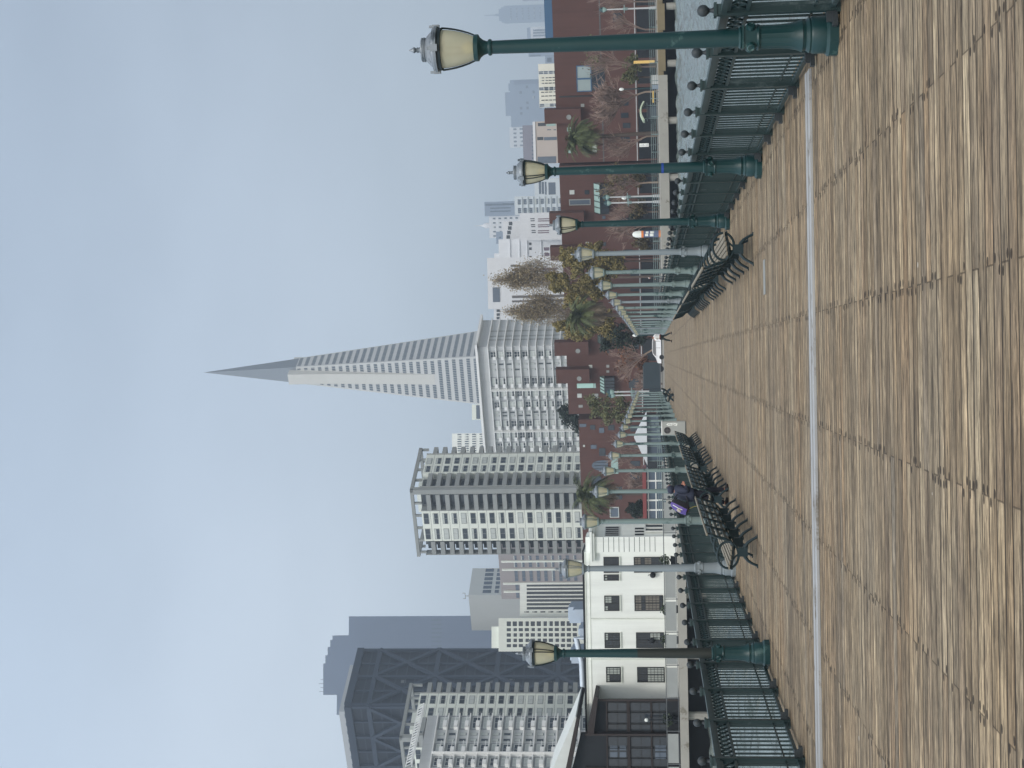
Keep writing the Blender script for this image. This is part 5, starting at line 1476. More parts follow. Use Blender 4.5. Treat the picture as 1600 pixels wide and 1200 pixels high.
# yellow ticket pylon, small yellow box, tram stop, notice board, grey cabinets
def block(name, label, cat, xt, xb, yl, yr, Y, dp, m, z0=None):
    a_ = at((xt + xb) / 2, yl, Y); b_ = at((xt + xb) / 2, yr, Y); z1 = at(xt, (yl + yr) / 2, Y).z; zb = at(xb, (yl + yr) / 2, Y).z if z0 is None else z0
    return a_.x, b_.x, zb, z1
xa, xb, z0, z1 = block('', '', '', 990, 1023, 98.5, 94.5, 205, 0.4, None, 0.0)
r_ = thing('yellow_pylon', 'upright yellow banner pylon beside the nearest lamp post', 'pylon', ((xa + xb) / 2, 205, 0))
mb = MB(); mb.prism([(xa, 205), (xb, 205), (xb, 205.3), (xa, 205.3)], 0.5, z1); mb.build('panel', mat('yellow_paint', S(226, 190, 112), 0.6), r_)
mb = MB(); mb.box(((xa + xb) / 2 - 0.05, 205.1, 0), ((xa + xb) / 2 + 0.05, 205.2, 0.5)); mb.build('post', M_concd, r_)
for (xt, xbt, yl, yr, lab, m_) in ((1018, 1032, 131.5, 117, 'pale grey utility cabinet on the quay edge, right of its darker neighbour', M_slabwall), (1018.5, 1031, 138, 132.5, 'slim blue grey utility cabinet on the quay edge next to a paler one', M_bluegrey)):
    xa, xb, z0, z1 = block('', '', '', xt, xbt, yl, yr, 194, 0, None, 0.16)
    r_ = thing('utility_cabinet', lab, 'cabinet', ((xa + xb) / 2, 194, 0.16))
    mb = MB(); mb.box((xa, 194, 0.16), (xb, 194.6, z1)); mb.build('cabinet_body', m_, r_)
    mb = MB(); mb.box((xa - 0.03, 193.96, z1), (xb + 0.03, 194.64, z1 + 0.05)); mb.build('lid', M_conc, r_)
    mb = MB(); mb.box((xa + 0.05, 193.98, 0.25), ((xa + xb) / 2 - 0.01, 193.999, z1 - 0.08)); mb.box(((xa + xb) / 2 + 0.01, 193.98, 0.25), (xb - 0.05, 193.999, z1 - 0.08)); mb.build('door', m_, r_)
xa, xb, z0, z1 = block('', '', '', 1022, 1033, 160, 142, 193.0, 0, None, 0.16)
r_ = thing('barrier', 'short yellow safety barrier on the quay edge by the bare tree', 'barrier', (xa, 193, 0.16))
mb = MB(); mb.box((xa, 193, 0.75), (xb, 193.08, 0.95)); mb.build('top_bar', mat('yellow_barrier', S(214, 178, 90), 0.6), r_)
mb = MB(); mb.box((xa + .05, 193, 0.16), (xa + 0.13, 193.08, 0.75)); mb.box((xb - 0.13, 193, 0.16), (xb - 0.05, 193.08, 0.75)); mb.build('leg', M_concd, r_)
xa, xb, z0, z1 = block('', '', '', 999, 1030, 188.5, 159.5, 222, 0, None, 0)
r_ = thing('tram_shelter', 'tram stop shelter with a curved pale green canopy', 'shelter', (xa, 222, 0))
mb = MB(); pts = []
for k in range(9):
    u = k / 8; pts.append((xa + (xb - xa) * u, z1 - 0.55 + 0.5 * math.sin(math.pi * u)))
lo = [(x, z - 0.22) for x, z in pts[::-1]]
pp = pts + lo
mb.poly([(x, 221, z) for x, z in pp][::-1]); mb.poly([(x, 224, z) for x, z in pp])
for i in range(len(pp)):
    j = (i + 1) % len(pp); mb.poly([(pp[i][0], 221, pp[i][1]), (pp[j][0], 221, pp[j][1]), (pp[j][0], 224, pp[j][1]), (pp[i][0], 224, pp[i][1])])
mb.build('canopy', mat('pale_green_canopy', S(190, 204, 178), 0.5), r_)
mb = MB()
for x in (xa + 0.4, xb - 0.4): mb.box((x - 0.05, 222.4, 0), (x + 0.05, 222.5, z1 - 0.75))
mb.box((xa, 222.4, z1 - 1.15), (xb, 222.5, z1 - 1.05)); mb.build('frame', M_tealw, r_)
mb = MB(); mb.box((xa + 0.5, 223, 0.3), (xb - 0.5, 223.03, z1 - 1.2)); mb.build('glass', M_glassb, r_)
xa, xb, z0, z1 = block('', '', '', 999, 1013.5, 229.5, 224, 208, 0, None, 0)
r_ = thing('notice_board', 'small white notice board on a post between the palm and the second lamp post', 'sign', ((xa + xb) / 2, 208, 0))
zb = at(1013.5, 226, 208).z
mb = MB(); mb.box((xa, 208, zb), (xb, 208.05, z1)); mb.build('panel', M_white, r_)
mb = MB(); mb.box(((xa + xb) / 2 - 0.04, 208.06, 0), ((xa + xb) / 2 + 0.04, 208.12, z1)); mb.build('post', M_concd, r_)
mb = MB()
for k in range(6): mb.box((xa + 0.06, 207.985, zb + 0.12 + k * 0.18), (xb - 0.06 - (k % 3) * 0.07, 207.999, zb + 0.17 + k * 0.18))
mb.build('print', mat('grey_print', S(150, 150, 158), 0.8), r_)
# advertising column
p0, p1 = at(1010, 371, 200), at(1010, 360.5, 200); rr = (p1.x - p0.x) / 2; cxx = (p0.x + p1.x) / 2; zt = at(988, 366, 200).z; zo = at(1002, 366, 200).z; zq = at(1005.5, 366, 200).z
r_ = thing('advertising_column', 'round advertising column with a white dome, orange bands and blue posters', 'kiosk', (cxx, 200, 0))
mb = MB(); mb.lathe([(rr, zo + 0.001), (rr, zt - 0.8), (rr * 0.92, zt - 0.4), (rr * 0.6, zt - 0.1), (0.02, zt)], 20, (cxx, 200, 0)); mb.build('dome', M_white, r_, 40)
M_or = mat('orange_band', S(226, 134, 62), 0.6)
mb = MB(); mb.lathe([(rr * 1.04, zq), (rr * 1.04, zo)], 20, (cxx, 200, 0)); mb.lathe([(rr * 1.04, 0.16), (rr * 1.04, 0.42)], 20, (cxx, 200, 0)); mb.build('orange_band', M_or, r_)
mb = MB(); mb.lathe([(rr, 0.42), (rr, zq - 0.001)], 20, (cxx, 200, 0)); mb.build('drum', mat('blue_poster', S(84, 98, 134), 0.6), r_)
mb = MB()
for (da, z, w_, h_) in ((-0.35, 1.75, 0.3, 0.42), (-0.35, 1.05, 0.36, 0.5), (0.4, 1.7, 0.3, 0.36), (0.42, 1.0, 0.28, 0.5)):
    c = V((cxx + rr * 1.02 * math.sin(da), 200 - rr * 1.02 * math.cos(da), z)); t_ = V((math.cos(da), math.sin(da), 0))
    mb.obox(c - t_ * w_ / 2, t_ * w_, V((0, 0, h_)), V((math.sin(da), -math.cos(da), 0)) * 0.02)
mb.build('poster_figure', M_white, r_)

# ------------------------------------------------------------------ grey bin on the pier
yb = 75.6
a_, b_ = at(1050, 680, yb), at(1050, 658.3, yb)
root = thing('litter_bin', 'grey boxy litter bin with an emblem and white lettered band by the left benches', 'bin', ((a_.x + b_.x) / 2, yb, 0))
w = b_.x - a_.x; H = 1.22
M_bin = mat('grey_bin', S(164, 168, 164), 0.6, 0, 0.08, 3.0)
mb = MB(); cx_ = (a_.x + b_.x) / 2
mb.prism([(cx_ - w / 2 + 0.03, yb), (cx_ + w / 2 - 0.03, yb), (cx_ + w / 2, yb + 0.03), (cx_ + w / 2, yb + 0.5), (cx_ - w / 2, yb + 0.5), (cx_ - w / 2, yb + 0.03)], 0.05, H - 0.05); mb.build('bin_body', M_bin, root)
mb = MB(); mb.prism([(cx_ - w / 2 + 0.01, yb - 0.02), (cx_ + w / 2 - 0.01, yb - 0.02), (cx_ + w / 2 + 0.02, yb + 0.52), (cx_ - w / 2 - 0.02, yb + 0.52)], H - 0.05, H); mb.build('lid', M_slab, root)
mb = MB(); mb.box((cx_ - w / 2 + 0.04, yb + 0.03, 0), (cx_ + w / 2 - 0.04, yb + 0.47, 0.05)); mb.build('plinth', M_concd, root)
q = V((0, 0, 1)).rotation_difference(V((0, -1, 0)))
mb = MB(); mb.lathe([(0.165, 0), (0.165, 0.012), (0.125, 0.012), (0.125, 0.0)], 24); mb.lathe([(0.08, 0), (0.08, 0.012), (0.04, 0.012), (0.03, 0.0)], 5); mb.box((-0.12, -0.03, 0.0), (0.12, 0.01, 0.011)); mb.box((-0.03, -0.16, 0.0), (0.02, 0.16, 0.010))
mb.v = [tuple(q @ V(v) + V((cx_ - 0.10, yb - 0.001, 0.93))) for v in mb.v]; mb.build('emblem', mat('emblem_ink', S(92, 90, 92), 0.7), root)
mb = MB(); xx = cx_ + 0.17
pts = [(xx + 0.01, 0.98), (xx + 0.08, 0.90), (xx + 0.09, 0.60), (xx + 0.06, 0.42), (xx - 0.06, 0.46), (xx - 0.03, 0.62), (xx - 0.045, 0.88)]
mb.poly([(x, yb - 0.006, z) for x, z in pts][::-1]); mb.poly([(x, yb - 0.0005, z) for x, z in pts])
mb.build('lettered_band', M_white, root)
for k, ch in enumerate('STOP'):
    cu = bpy.data.curves.new('letter', 'FONT'); cu.body = ch; cu.size = 0.115; cu.align_x = 'CENTER'; cu.extrude = 0.002
    o = bpy.data.objects.new('letter', cu); COL.objects.link(o); o.parent = root
    o.location = V((xx + 0.022 - 0.004 * k, yb - 0.009, 0.815 - k * 0.105)) - root_loc(root); o.rotation_euler = (R_(90), 0, 0)
    me_ = bpy.data.meshes.new_from_object(o); lo, ro = o.location.copy(), o.rotation_euler.copy(); bpy.data.objects.remove(o)
    o = bpy.data.objects.new('letter', me_); COL.objects.link(o); o.parent = root; o.location = lo; o.rotation_euler = ro
    me_.materials.append(bpy.data.materials['emblem_ink'])
# ------------------------------------------------------------------ vegetation
def leaf_mat(name, c1, c2, rough=0.6):
    m = bpy.data.materials.new(name); t = NT(m); b = t.bsdf()
    g = t.new('ShaderNodeNewGeometry')
    n = t.noise(g.outputs['Position'], 0.5, 3.0, 0.6)
    f = t.math('MULTIPLY_ADD', g.outputs['Random Per Island'], 0.7, t.math('MULTIPLY_ADD', n, 0.8, -0.25), clamp=True)
    t.link(t.mix(f, c1, c2), b.inputs['Base Color'])
    b.inputs['Roughness'].default_value = rough; b.inputs['Specular IOR Level'].default_value = 0.3
    return m
M_bark = mat('bark', S(112, 98, 88), 0.9, 0, 0.2, 2.0)
M_barkp = mat('pale_bark', S(150, 132, 116), 0.9, 0, 0.2, 2.0)
M_twig = leaf_mat('reddish_twigs', S(120, 100, 92), S(162, 142, 130), 0.9)
M_barkd = mat('dark_bark', S(76, 66, 60), 0.9, 0, 0.2, 2.0)
M_lfy = leaf_mat('yellow_leaf', S(98, 92, 52), S(156, 140, 86))
M_lfo = leaf_mat('olive_leaf', S(74, 80, 52), S(128, 128, 88))
M_lfd = leaf_mat('dark_leaf', S(22, 34, 30), S(52, 66, 50))
M_lfb = leaf_mat('brown_green_leaf', S(70, 66, 44), S(122, 108, 74))
M_pop = leaf_mat('sparse_poplar_leaf', S(126, 114, 92), S(166, 150, 116))
M_lfr = leaf_mat('rust_leaf', S(96, 62, 44), S(134, 92, 64))
M_palm = leaf_mat('palm_frond', S(40, 54, 36), S(110, 118, 72))
M_palmd = leaf_mat('dead_frond', S(84, 72, 58), S(142, 128, 106))
M_ptr = mat('palm_trunk', S(84, 74, 66), 0.95, 0, 0.25, 4.0)

def rv(rng, s=1.0): return V((rng.gauss(0, s), rng.gauss(0, s), rng.gauss(0, s)))

def leaf_quads(mb, c, R, n, size, rng, shell=0.45):
    for i in range(n):
        d = rv(rng).normalized() * (shell + (1 - shell) * rng.random() ** 0.6)
        p = V((c[0] + d.x * R[0], c[1] + d.y * R[1], c[2] + d.z * R[2]))
        nn = (d + rv(rng, 0.7)).normalized()
        a = nn.orthogonal().normalized(); a = Matrix.Rotation(rng.random() * 6.28, 3, nn) @ a
        b = nn.cross(a); s = size * rng.uniform(0.6, 1.3)
        mb.poly([p - a * s, p - b * s * 0.55, p + a * s, p + b * s * 0.55])

def branchy(mb, p, d, L, r, lvl, rng, spread, up, tips, kids=(3, 5), n=5, taper=0.55, segs=3):
    pts = [p]; rad = [r]
    q = p; dd = d
    for k in range(segs):
        dd = (dd + rv(rng, 0.10) + V((0, 0, up * 0.12))).normalized()
        q = q + dd * (L / segs); pts.append(q); rad.append(r * (1 - (1 - taper) * (k + 1) / segs))
    mb.path(pts, rad, n if lvl > 1 else 3)
    if lvl <= 0: tips.append((q, dd)); return
    m = rng.randint(*kids)
    for i in range(m):
        f = rng.uniform(0.35, 1.0) if i else 1.0
        k = min(int(f * segs), segs - 1); t_ = f * segs - k
        s = pts[k].lerp(pts[k + 1], t_)
        nd = (dd + rv(rng, spread) + V((0, 0, up * 0.3))).normalized()
        branchy(mb, s, nd, L * rng.uniform(0.55, 0.85), max(r * (0.66 if lvl > 1 else 0.62), 0.030), lvl - 1, rng, spread, up, tips, kids, n, taper, 3 if lvl > 1 else 2)

def bare_tree(label, xt, y_c, wpx, yb, Y, seed, name='bare_tree', m=None, mt=None, leaves=None, lvl=4, group='bare street trees before the brick buildings', spread=0.42, up=0.5, z0=0.0):
    """xt = picture row of the crown top, y_c = crown centre, wpx = crown width, yb = where the trunk meets the ground"""
    rng = random.Random(seed)
    top = at(xt, y_c, Y); base = at(1020, yb, Y); base = V((base.x, Y, z0)); H = top.z - z0
    root = thing(name, label, 'tree', base, group)
    cc = at(xt, y_c, Y); w = wpx / 2400.0 * Y
    mb = MB(); tips = []
    tl = H * 0.34
    lean = V((cc.x - base.x, 0, H * 0.62)).normalized()
    d0 = (V((0, 0, 1)) * 0.35 + lean).normalized()
    pts = [base, base + V((0, 0, tl * 0.45)) + d0 * 0.2, base + d0 * tl]
    mb.path(pts, [0.17, 0.14, 0.115], 8); mb.build('trunk', m or M_bark, root, 50)
    mb = MB()
    nl = 6
    for k in range(nl):
        a = 2 * math.pi * (k + rng.random() * 0.6) / nl
        d = (d0 * 0.9 + V((math.cos(a), math.sin(a), 0)) * min(1.0, w / H * 0.95) * rng.uniform(0.6, 1.2)).normalized()
        branchy(mb, pts[2] - d0 * rng.uniform(0, tl * 0.25), d, H * 0.27 * rng.uniform(0.8, 1.15), 0.085, lvl - 1, rng, spread, up, tips)
    mx = max(v[2] for v in mb.v); k = (H * 0.99 + z0 - pts[2].z) / (mx - pts[2].z)
    xs = [v[0] for v in mb.v]; hw = (sorted(xs)[int(len(xs) * .985)] - sorted(xs)[int(len(xs) * .015)]); kx = max(0.55, min(1.5, w / hw))
    def fit(v):
        h = max(0.0, min(1.0, (v[2] - pts[2].z) / (H * 0.3)))
        return (pts[2].x + (v[0] - pts[2].x) * kx + (cc.x - pts[2].x) * 0.7 * h, pts[2].y + (v[1] - pts[2].y) * kx, pts[2].z + (v[2] - pts[2].z) * k if v[2] > pts[2].z else v[2])
    mb.v = [fit(v) for v in mb.v]
    br = mb.build('crown', mt or M_twig, root)
    if leaves:
        mb = MB()
        for q, dd in tips:
            if rng.random() < leaves[1]:
                c = V(fit(q)); leaf_quads(mb, c, (0.5, 0.5, 0.5), leaves[2], leaves[3], rng)
        mb.build('foliage', leaves[0], br)
    return root

def leafy_tree(label, lobes, yb, Y, m, seed, n=260, size=0.3, group=None, name='leafy_tree', bark=None, z0=0.0):
    """lobes: (picture x, picture y, radius in px, depth shift)"""
    rng = random.Random(seed)
    base = at(1020, yb, Y); base = V((base.x, Y, z0))
    root = thing(name, label, 'tree', base, group)
    mb = MB(); cs = []
    for (x, y, r, dy) in lobes:
        c = at(x, y, Y); R = r / 2400.0 * Y; cs.append((V((c.x, Y + dy, c.z)), R))
        leaf_quads(mb, (c.x, Y + dy, c.z), (R, R, R * 0.9), n, size, rng, 0.15)
        for q in range(9):
            dd = rv(rng).normalized() * R * rng.uniform(0.7, 1.3)
            leaf_quads(mb, (c.x + dd.x, Y + dy + dd.y, c.z + dd.z), (R * rng.uniform(0.3, 0.55),) * 3, n // 6, size, rng)
    mb.build('crown', m, root)
    mb = MB(); zc = min(c.z - R * 0.3 for c, R in cs); cm = sum((c for c, R in cs), V((0, 0, 0))) / len(cs)
    fork = V((base.x * 0.6 + cm.x * 0.4, Y, max(zc * 0.8, 0.8)))
    mb.path([base, base.lerp(fork, 0.5) + rv(rng, 0.06), fork], [0.2, 0.16, 0.13], 8)
    for c, R in cs: mb.path([fork, fork.lerp(c, 0.5) + rv(rng, 0.15), c + V((0, 0, R * 0.4))], [0.11, 0.08, 0.03], 6)
    mb.build('trunk', bark or M_barkd, root, 50)
    return root

def poplar(label, xt, y0, y1, xb, yb, Y, seed, n=64):
    rng = random.Random(seed)
    base = at(1020, yb, Y); base = V((base.x, Y, 0)); H = at(xt, (y0 + y1) / 2, Y).z
    wL, wR = at(900, y0, Y).x, at(900, y1, Y).x; zb = at(xb, yb, Y).z
    root = thing('poplar_tree', label, 'tree', base, 'tall sparse poplars behind the right lamps')
    mb = MB(); mb.path([base, V((base.x, Y, H * 0.5)), V((base.x, Y, H * 0.96))], [0.22, 0.14, 0.03], 8); mb.build('trunk', M_bark, root, 50)
    mb = MB(); tips = []
    for k in range(n * 3):
        z = zb + (H * 0.9 - zb) * rng.random() ** 0.9
        x1 = wL + (wR - wL) * rng.random(); t_ = (z - zb) / (H - zb); wd = (1 - 0.8 * t_ ** 1.3) * rng.uniform(0.8, 1.15)
        x1 = base.x + (x1 - base.x) * wd
        p = V((base.x, Y, z)); qq = abs(x1 - base.x) / (abs(wR - wL) / 2 * wd + 0.01); L = min(rng.uniform(3, 6), H * (0.98 - 0.18 * min(qq, 1)) * rng.uniform(0.88, 1.0) - z)
        if L < 0.8: continue
        q = V((base.x + (x1 - base.x) * 0.7, Y + rng.gauss(0, 0.8), z + L * 0.5)); e = V((x1, Y + rng.gauss(0, 1.1), z + L))
        mb.path([p, q, e], [0.045, 0.03, 0.016], 3)
        for j in range(9):
            f = rng.uniform(0.25, 1.0); s = p.lerp(q, f * 2) if f < 0.5 else q.lerp(e, f * 2 - 1)
            d = (V((0, 0, 1)) + rv(rng, 0.35)).normalized(); l2 = rng.uniform(0.7, 1.7)
            mb.path([s, s + d * l2 * 0.5 + rv(rng, 0.05), s + d * l2], [0.022, 0.018, 0.012], 3); tips.append(s + d * l2 * 0.7)
    cr = mb.build('crown', leaf_mat('poplar_twigs', S(118, 108, 98), S(158, 146, 132), 0.9), root)
    mb = MB()
    for q in tips:
        if rng.random() < 0.75:
            for j in range(6):
                c = q + rv(rng, 0.45); nn = rv(rng).normalized(); a = nn.orthogonal().normalized() * 0.12; b = nn.cross(a) * 0.8
                mb.poly([c - a, c - b, c + a, c + b])
    mb.build('foliage', M_pop, cr)

def palm(label, cx_, cy_, rpx, yb, Y, seed, dead=0.25, n=84, droop=1.0, greenup=0.0):
    rng = random.Random(seed)
    c = at(cx_, cy_, Y); base = at(1020, yb, Y); base = V((base.x, Y, 0)); R = rpx / 2400.0 * Y
    root = thing('palm_tree', label, 'tree', base, 'palm trees along the waterfront road')
    mb = MB(); pts = []; rad = []
    for k in range(24):
        f = k / 23; pts.append(base.lerp(V((c.x, Y, c.z)), f) + V((0.12 * math.sin(f * 3), 0, 0))); rad.append((0.30 - 0.06 * f) * (1 + 0.05 * (k % 2)) + (0.12 if f > 0.9 else 0))
    mb.path(pts, rad, 10); mb.build('trunk', M_ptr, root, 60)
    g, dd_ = MB(), MB()
    for k in range(n):
        isd = k < n * dead
        el = rng.uniform(-1.25, -0.45) if isd else rng.uniform(-0.45 + greenup, 1.35)
        az = rng.random() * 2 * math.pi
        h = V((math.cos(az), math.sin(az), 0)); L = R * rng.uniform(0.85, 1.2)
        p = V((c.x, Y, c.z)) + h * 0.2; d = (h * math.cos(el) + V((0, 0, math.sin(el)))).normalized()
        N = 9; ps = [p]
        for j in range(N):
            d = (d + V((0, 0, -0.16 * droop * (1 + j * 0.10)))).normalized(); p = p + d * (L / N); ps.append(p)
        mb = dd_ if isd else g
        mb.path(ps, [0.035 - 0.003 * j for j in range(N + 1)], 3)
        for j in range(1, N + 1):
            for u in (0.0, 0.33, 0.66):
                s = ps[j - 1].lerp(ps[j], u); t_ = (ps[j] - ps[j - 1]).normalized()
                sd = t_.cross(V((0, 0, 1)));
                if sd.length < 0.05: sd = V((1, 0, 0))
                sd.normalize()
                ll = L * 0.27 * math.sin(math.pi * (0.12 + 0.86 * (j - 1 + u) / N)) + 0.08
                for sg in (-1, 1):
                    tipd = (sd * sg * 0.8 + t_ * 0.75 + V((0, 0, -0.28)) + rv(rng, 0.10)).normalized() * ll
                    mb.poly([s - t_ * 0.055, s + t_ * 0.055, s + tipd])
    g.build('fronds', M_palm, root); dd_.build('dead_fronds', M_palmd, root)

# right-hand street trees
bare_tree('bare reddish tree cut by the right picture edge', 915, 4, 34, 2, 236, 1)
bare_tree('small bare gnarled tree left of the street lamp at the right edge', 932, 38, 38, 46, 238, 2, lvl=4)
bare_tree('bare tree under the big blue framed window', 906, 100, 44, 104, 240, 3, leaves=(M_lfo, 0.10, 4, 0.2))
bare_tree('large bare tree with a slanting pale trunk right of the palm', 916, 160, 58, 143, 232, 4, m=M_barkp, lvl=5)
bare_tree('bare tree with a forked trunk just right of the second lamp post', 928, 233, 40, 212, 234, 5, m=M_barkp)
bare_tree('half bare olive tree with a curved trunk below the glazed lean to', 930, 290, 50, 285, 236, 6, m=M_barkp, leaves=(M_lfb, 0.35, 6, 0.2))
bare_tree('thin bare reddish tree behind the twin street lamps', 944, 327, 30, 331, 240, 7)
bare_tree('bare tree behind the advertising column', 938, 358, 50, 352, 236, 8, m=M_barkp)
bare_tree('bare pale trunked tree straight ahead at the end of the pier', 948, 568, 48, 546, 226, 9, m=M_barkp, leaves=(M_lfr, 0.12, 5, 0.2))
bare_tree('small bare tree beside the ground floor window left of the truck', 985, 597, 34, 600, 236, 10)
bare_tree('bare reddish tree behind the white pitched pavilion roof', 940, 705, 44, 700, 236, 11)
bare_tree('bare thin tree beside the left palm', 968, 752, 40, 757, 238, 12)
# hedge shrubs under the bare trees
for i, (x, y, r, lab) in enumerate(((985, 100, 13, 'dark green shrub mass below the big blue framed window'), (980, 120, 9, 'small round green shrub next to the larger shrub mass'), (990, 275, 14, 'brownish shrub just left of the second lamp post'), (992, 325, 14, 'brownish shrub behind the twin street lamps'), (990, 345, 11, 'dark shrub beside the third lamp post'), (1000, 380, 10, 'brownish shrub left of the advertising column'), (998, 570, 11, 'rust brown shrub behind the white car'))):
    leafy_tree(lab, [(x, y, r, 0), (x + 6, y - 6, r * 0.7, 1), (x + 8, y + 7, r * 0.7, -1)], y, 241, (M_lfo, M_lfo, M_lfb, M_lfb, M_lfd, M_lfb, M_lfr)[i], 40 + i, 120, 0.2, 'shrubs before the brick buildings', 'shrub')
# yellow leafed trees, poplars, palms
leafy_tree('yellow leafed tree behind the fourth right lamp', [(882, 396, 9, 0), (930, 392, 11, 0), (955, 420, 11, 1), (900, 420, 11, 0), (905, 397, 13, 0), (920, 410, 14, 1), (945, 402, 14, -1), (965, 410, 12, 0), (890, 408, 9, 0), (940, 425, 12, 0)], 408, 238, M_lfy, 21, 520, 0.19, 'yellowing trees behind the right lamps')
leafy_tree('yellow leafed tree between the two poplars', [(868, 450, 8, 0), (862, 432, 7, 0), (905, 470, 12, 0), (925, 432, 12, 0), (945, 445, 11, 0), (880, 440, 13, 0), (900, 455, 16, 1), (915, 440, 14, -1), (930, 455, 14, 0), (890, 470, 11, 0)], 450, 240, M_lfy, 22, 520, 0.19, 'yellowing trees behind the right lamps')
leafy_tree('yellow leafed tree just left of the centre palm', [(875, 508, 8, 0), (920, 518, 11, 0), (930, 508, 10, 0), (890, 513, 12, 0), (905, 522, 10, 0), (945, 512, 15, -1), (960, 522, 12, 0), (950, 498, 10, 0)], 512, 238, M_lfy, 23, 520, 0.19, 'yellowing trees behind the right lamps')
leafy_tree('dark evergreen tree at the far end of the right lamp row', [(960, 530, 16, 0), (980, 522, 18, 0), (985, 540, 14, 0), (1000, 528, 13, 0), (945, 540, 9, 0)], 527, 228, M_lfd, 24, 200, 0.2)
leafy_tree('dark evergreen tree behind the twin towered brick building', [(888, 650, 12, 0), (900, 655, 13, 0), (880, 640, 8, 0), (898, 640, 12, 0), (905, 665, 9, 0)], 652, 300, M_lfd, 25, 220, 0.25)
leafy_tree('olive green tree left of the truck beyond the lamps', [(925, 625, 9, 0), (932, 640, 12, 0), (945, 630, 13, 0), (950, 650, 13, 0), (965, 640, 14, 0), (975, 655, 11, 0), (970, 625, 10, 0), (985, 640, 10, 0)], 640, 236, M_lfo, 26, 150, 0.2)
leafy_tree('dark rounded clipped tree behind the red awning', [(990, 795, 10, 0), (1000, 790, 9, 0), (1000, 800, 9, 0), (1010, 795, 9, 0)], 795, 228, M_lfd, 27, 200, 0.2)
poplar('tall sparse poplar nearer the white complex, right of the other', 762, 455, 396, 905, 432, 252, 31)
poplar('tall sparse poplar beside the balconied slab block', 782, 510, 452, 910, 482, 256, 32)
palm('tall palm with a full green crown before the long brick building', 904, 217, 37, 208, 233, 51, 0.2, 105)
palm('palm with a thick grey skirt of dead fronds behind the right lamps', 908, 492, 36, 497, 226, 52, 0.66, 170, 1.0, 0.35)
palm('palm with a wide dark green crown behind the left lamps', 924, 772, 41, 772, 224, 53, 0.25, 120)

# ------------------------------------------------------------------ people
def figure(name, J, E, m, parent, sub=2):
    ks = list(J); me = bpy.data.meshes.new('tmp'); me.from_pydata([J[k][0] for k in ks], [(ks.index(a), ks.index(b)) for a, b in E], [])
    o = bpy.data.objects.new('tmp', me); COL.objects.link(o)
    md = o.modifiers.new('s', 'SKIN'); md.use_smooth_shade = True
    for i, k in enumerate(ks):
        r = J[k][1]; o.data.skin_vertices[0].data[i].radius = (r, r) if isinstance(r, (int, float)) else r
        o.data.skin_vertices[0].data[i].use_root = (i == 0)
    sb = o.modifiers.new('b', 'SUBSURF'); sb.levels = sub; sb.render_levels = sub
    dg = bpy.context.evaluated_depsgraph_get(); ev = o.evaluated_get(dg)
    me2 = bpy.data.meshes.new_from_object(ev)
    bpy.data.objects.remove(o)
    off = root_loc(parent) if parent else V((0, 0, 0))
    for v in me2.vertices: v.co -= off
    me2.materials.clear(); me2.materials.append(m)
    for p in me2.polygons: p.use_smooth = True; p.material_index = 0
    o2 = bpy.data.objects.new(name, me2); COL.objects.link(o2)
    if parent: o2.parent = parent
    return o2
M_skin = mat('skin', S(186, 132, 112), 0.55, 0, 0.06, 8)
M_navy = mat('navy_jacket', S(44, 51, 70), 0.8, 0, 0.12, 6, bump=0.3, bscale=30)
M_trou = mat('dark_trousers', S(34, 38, 50), 0.85, 0, 0.12, 8)
M_purple = mat('purple_nylon', S(78, 58, 136), 0.5, 0, 0.08, 6)
M_blk = mat('black_nylon', S(26, 26, 34), 0.6, 0, 0.1, 6)
M_shoe = mat('dark_shoe', S(36, 34, 36), 0.7)

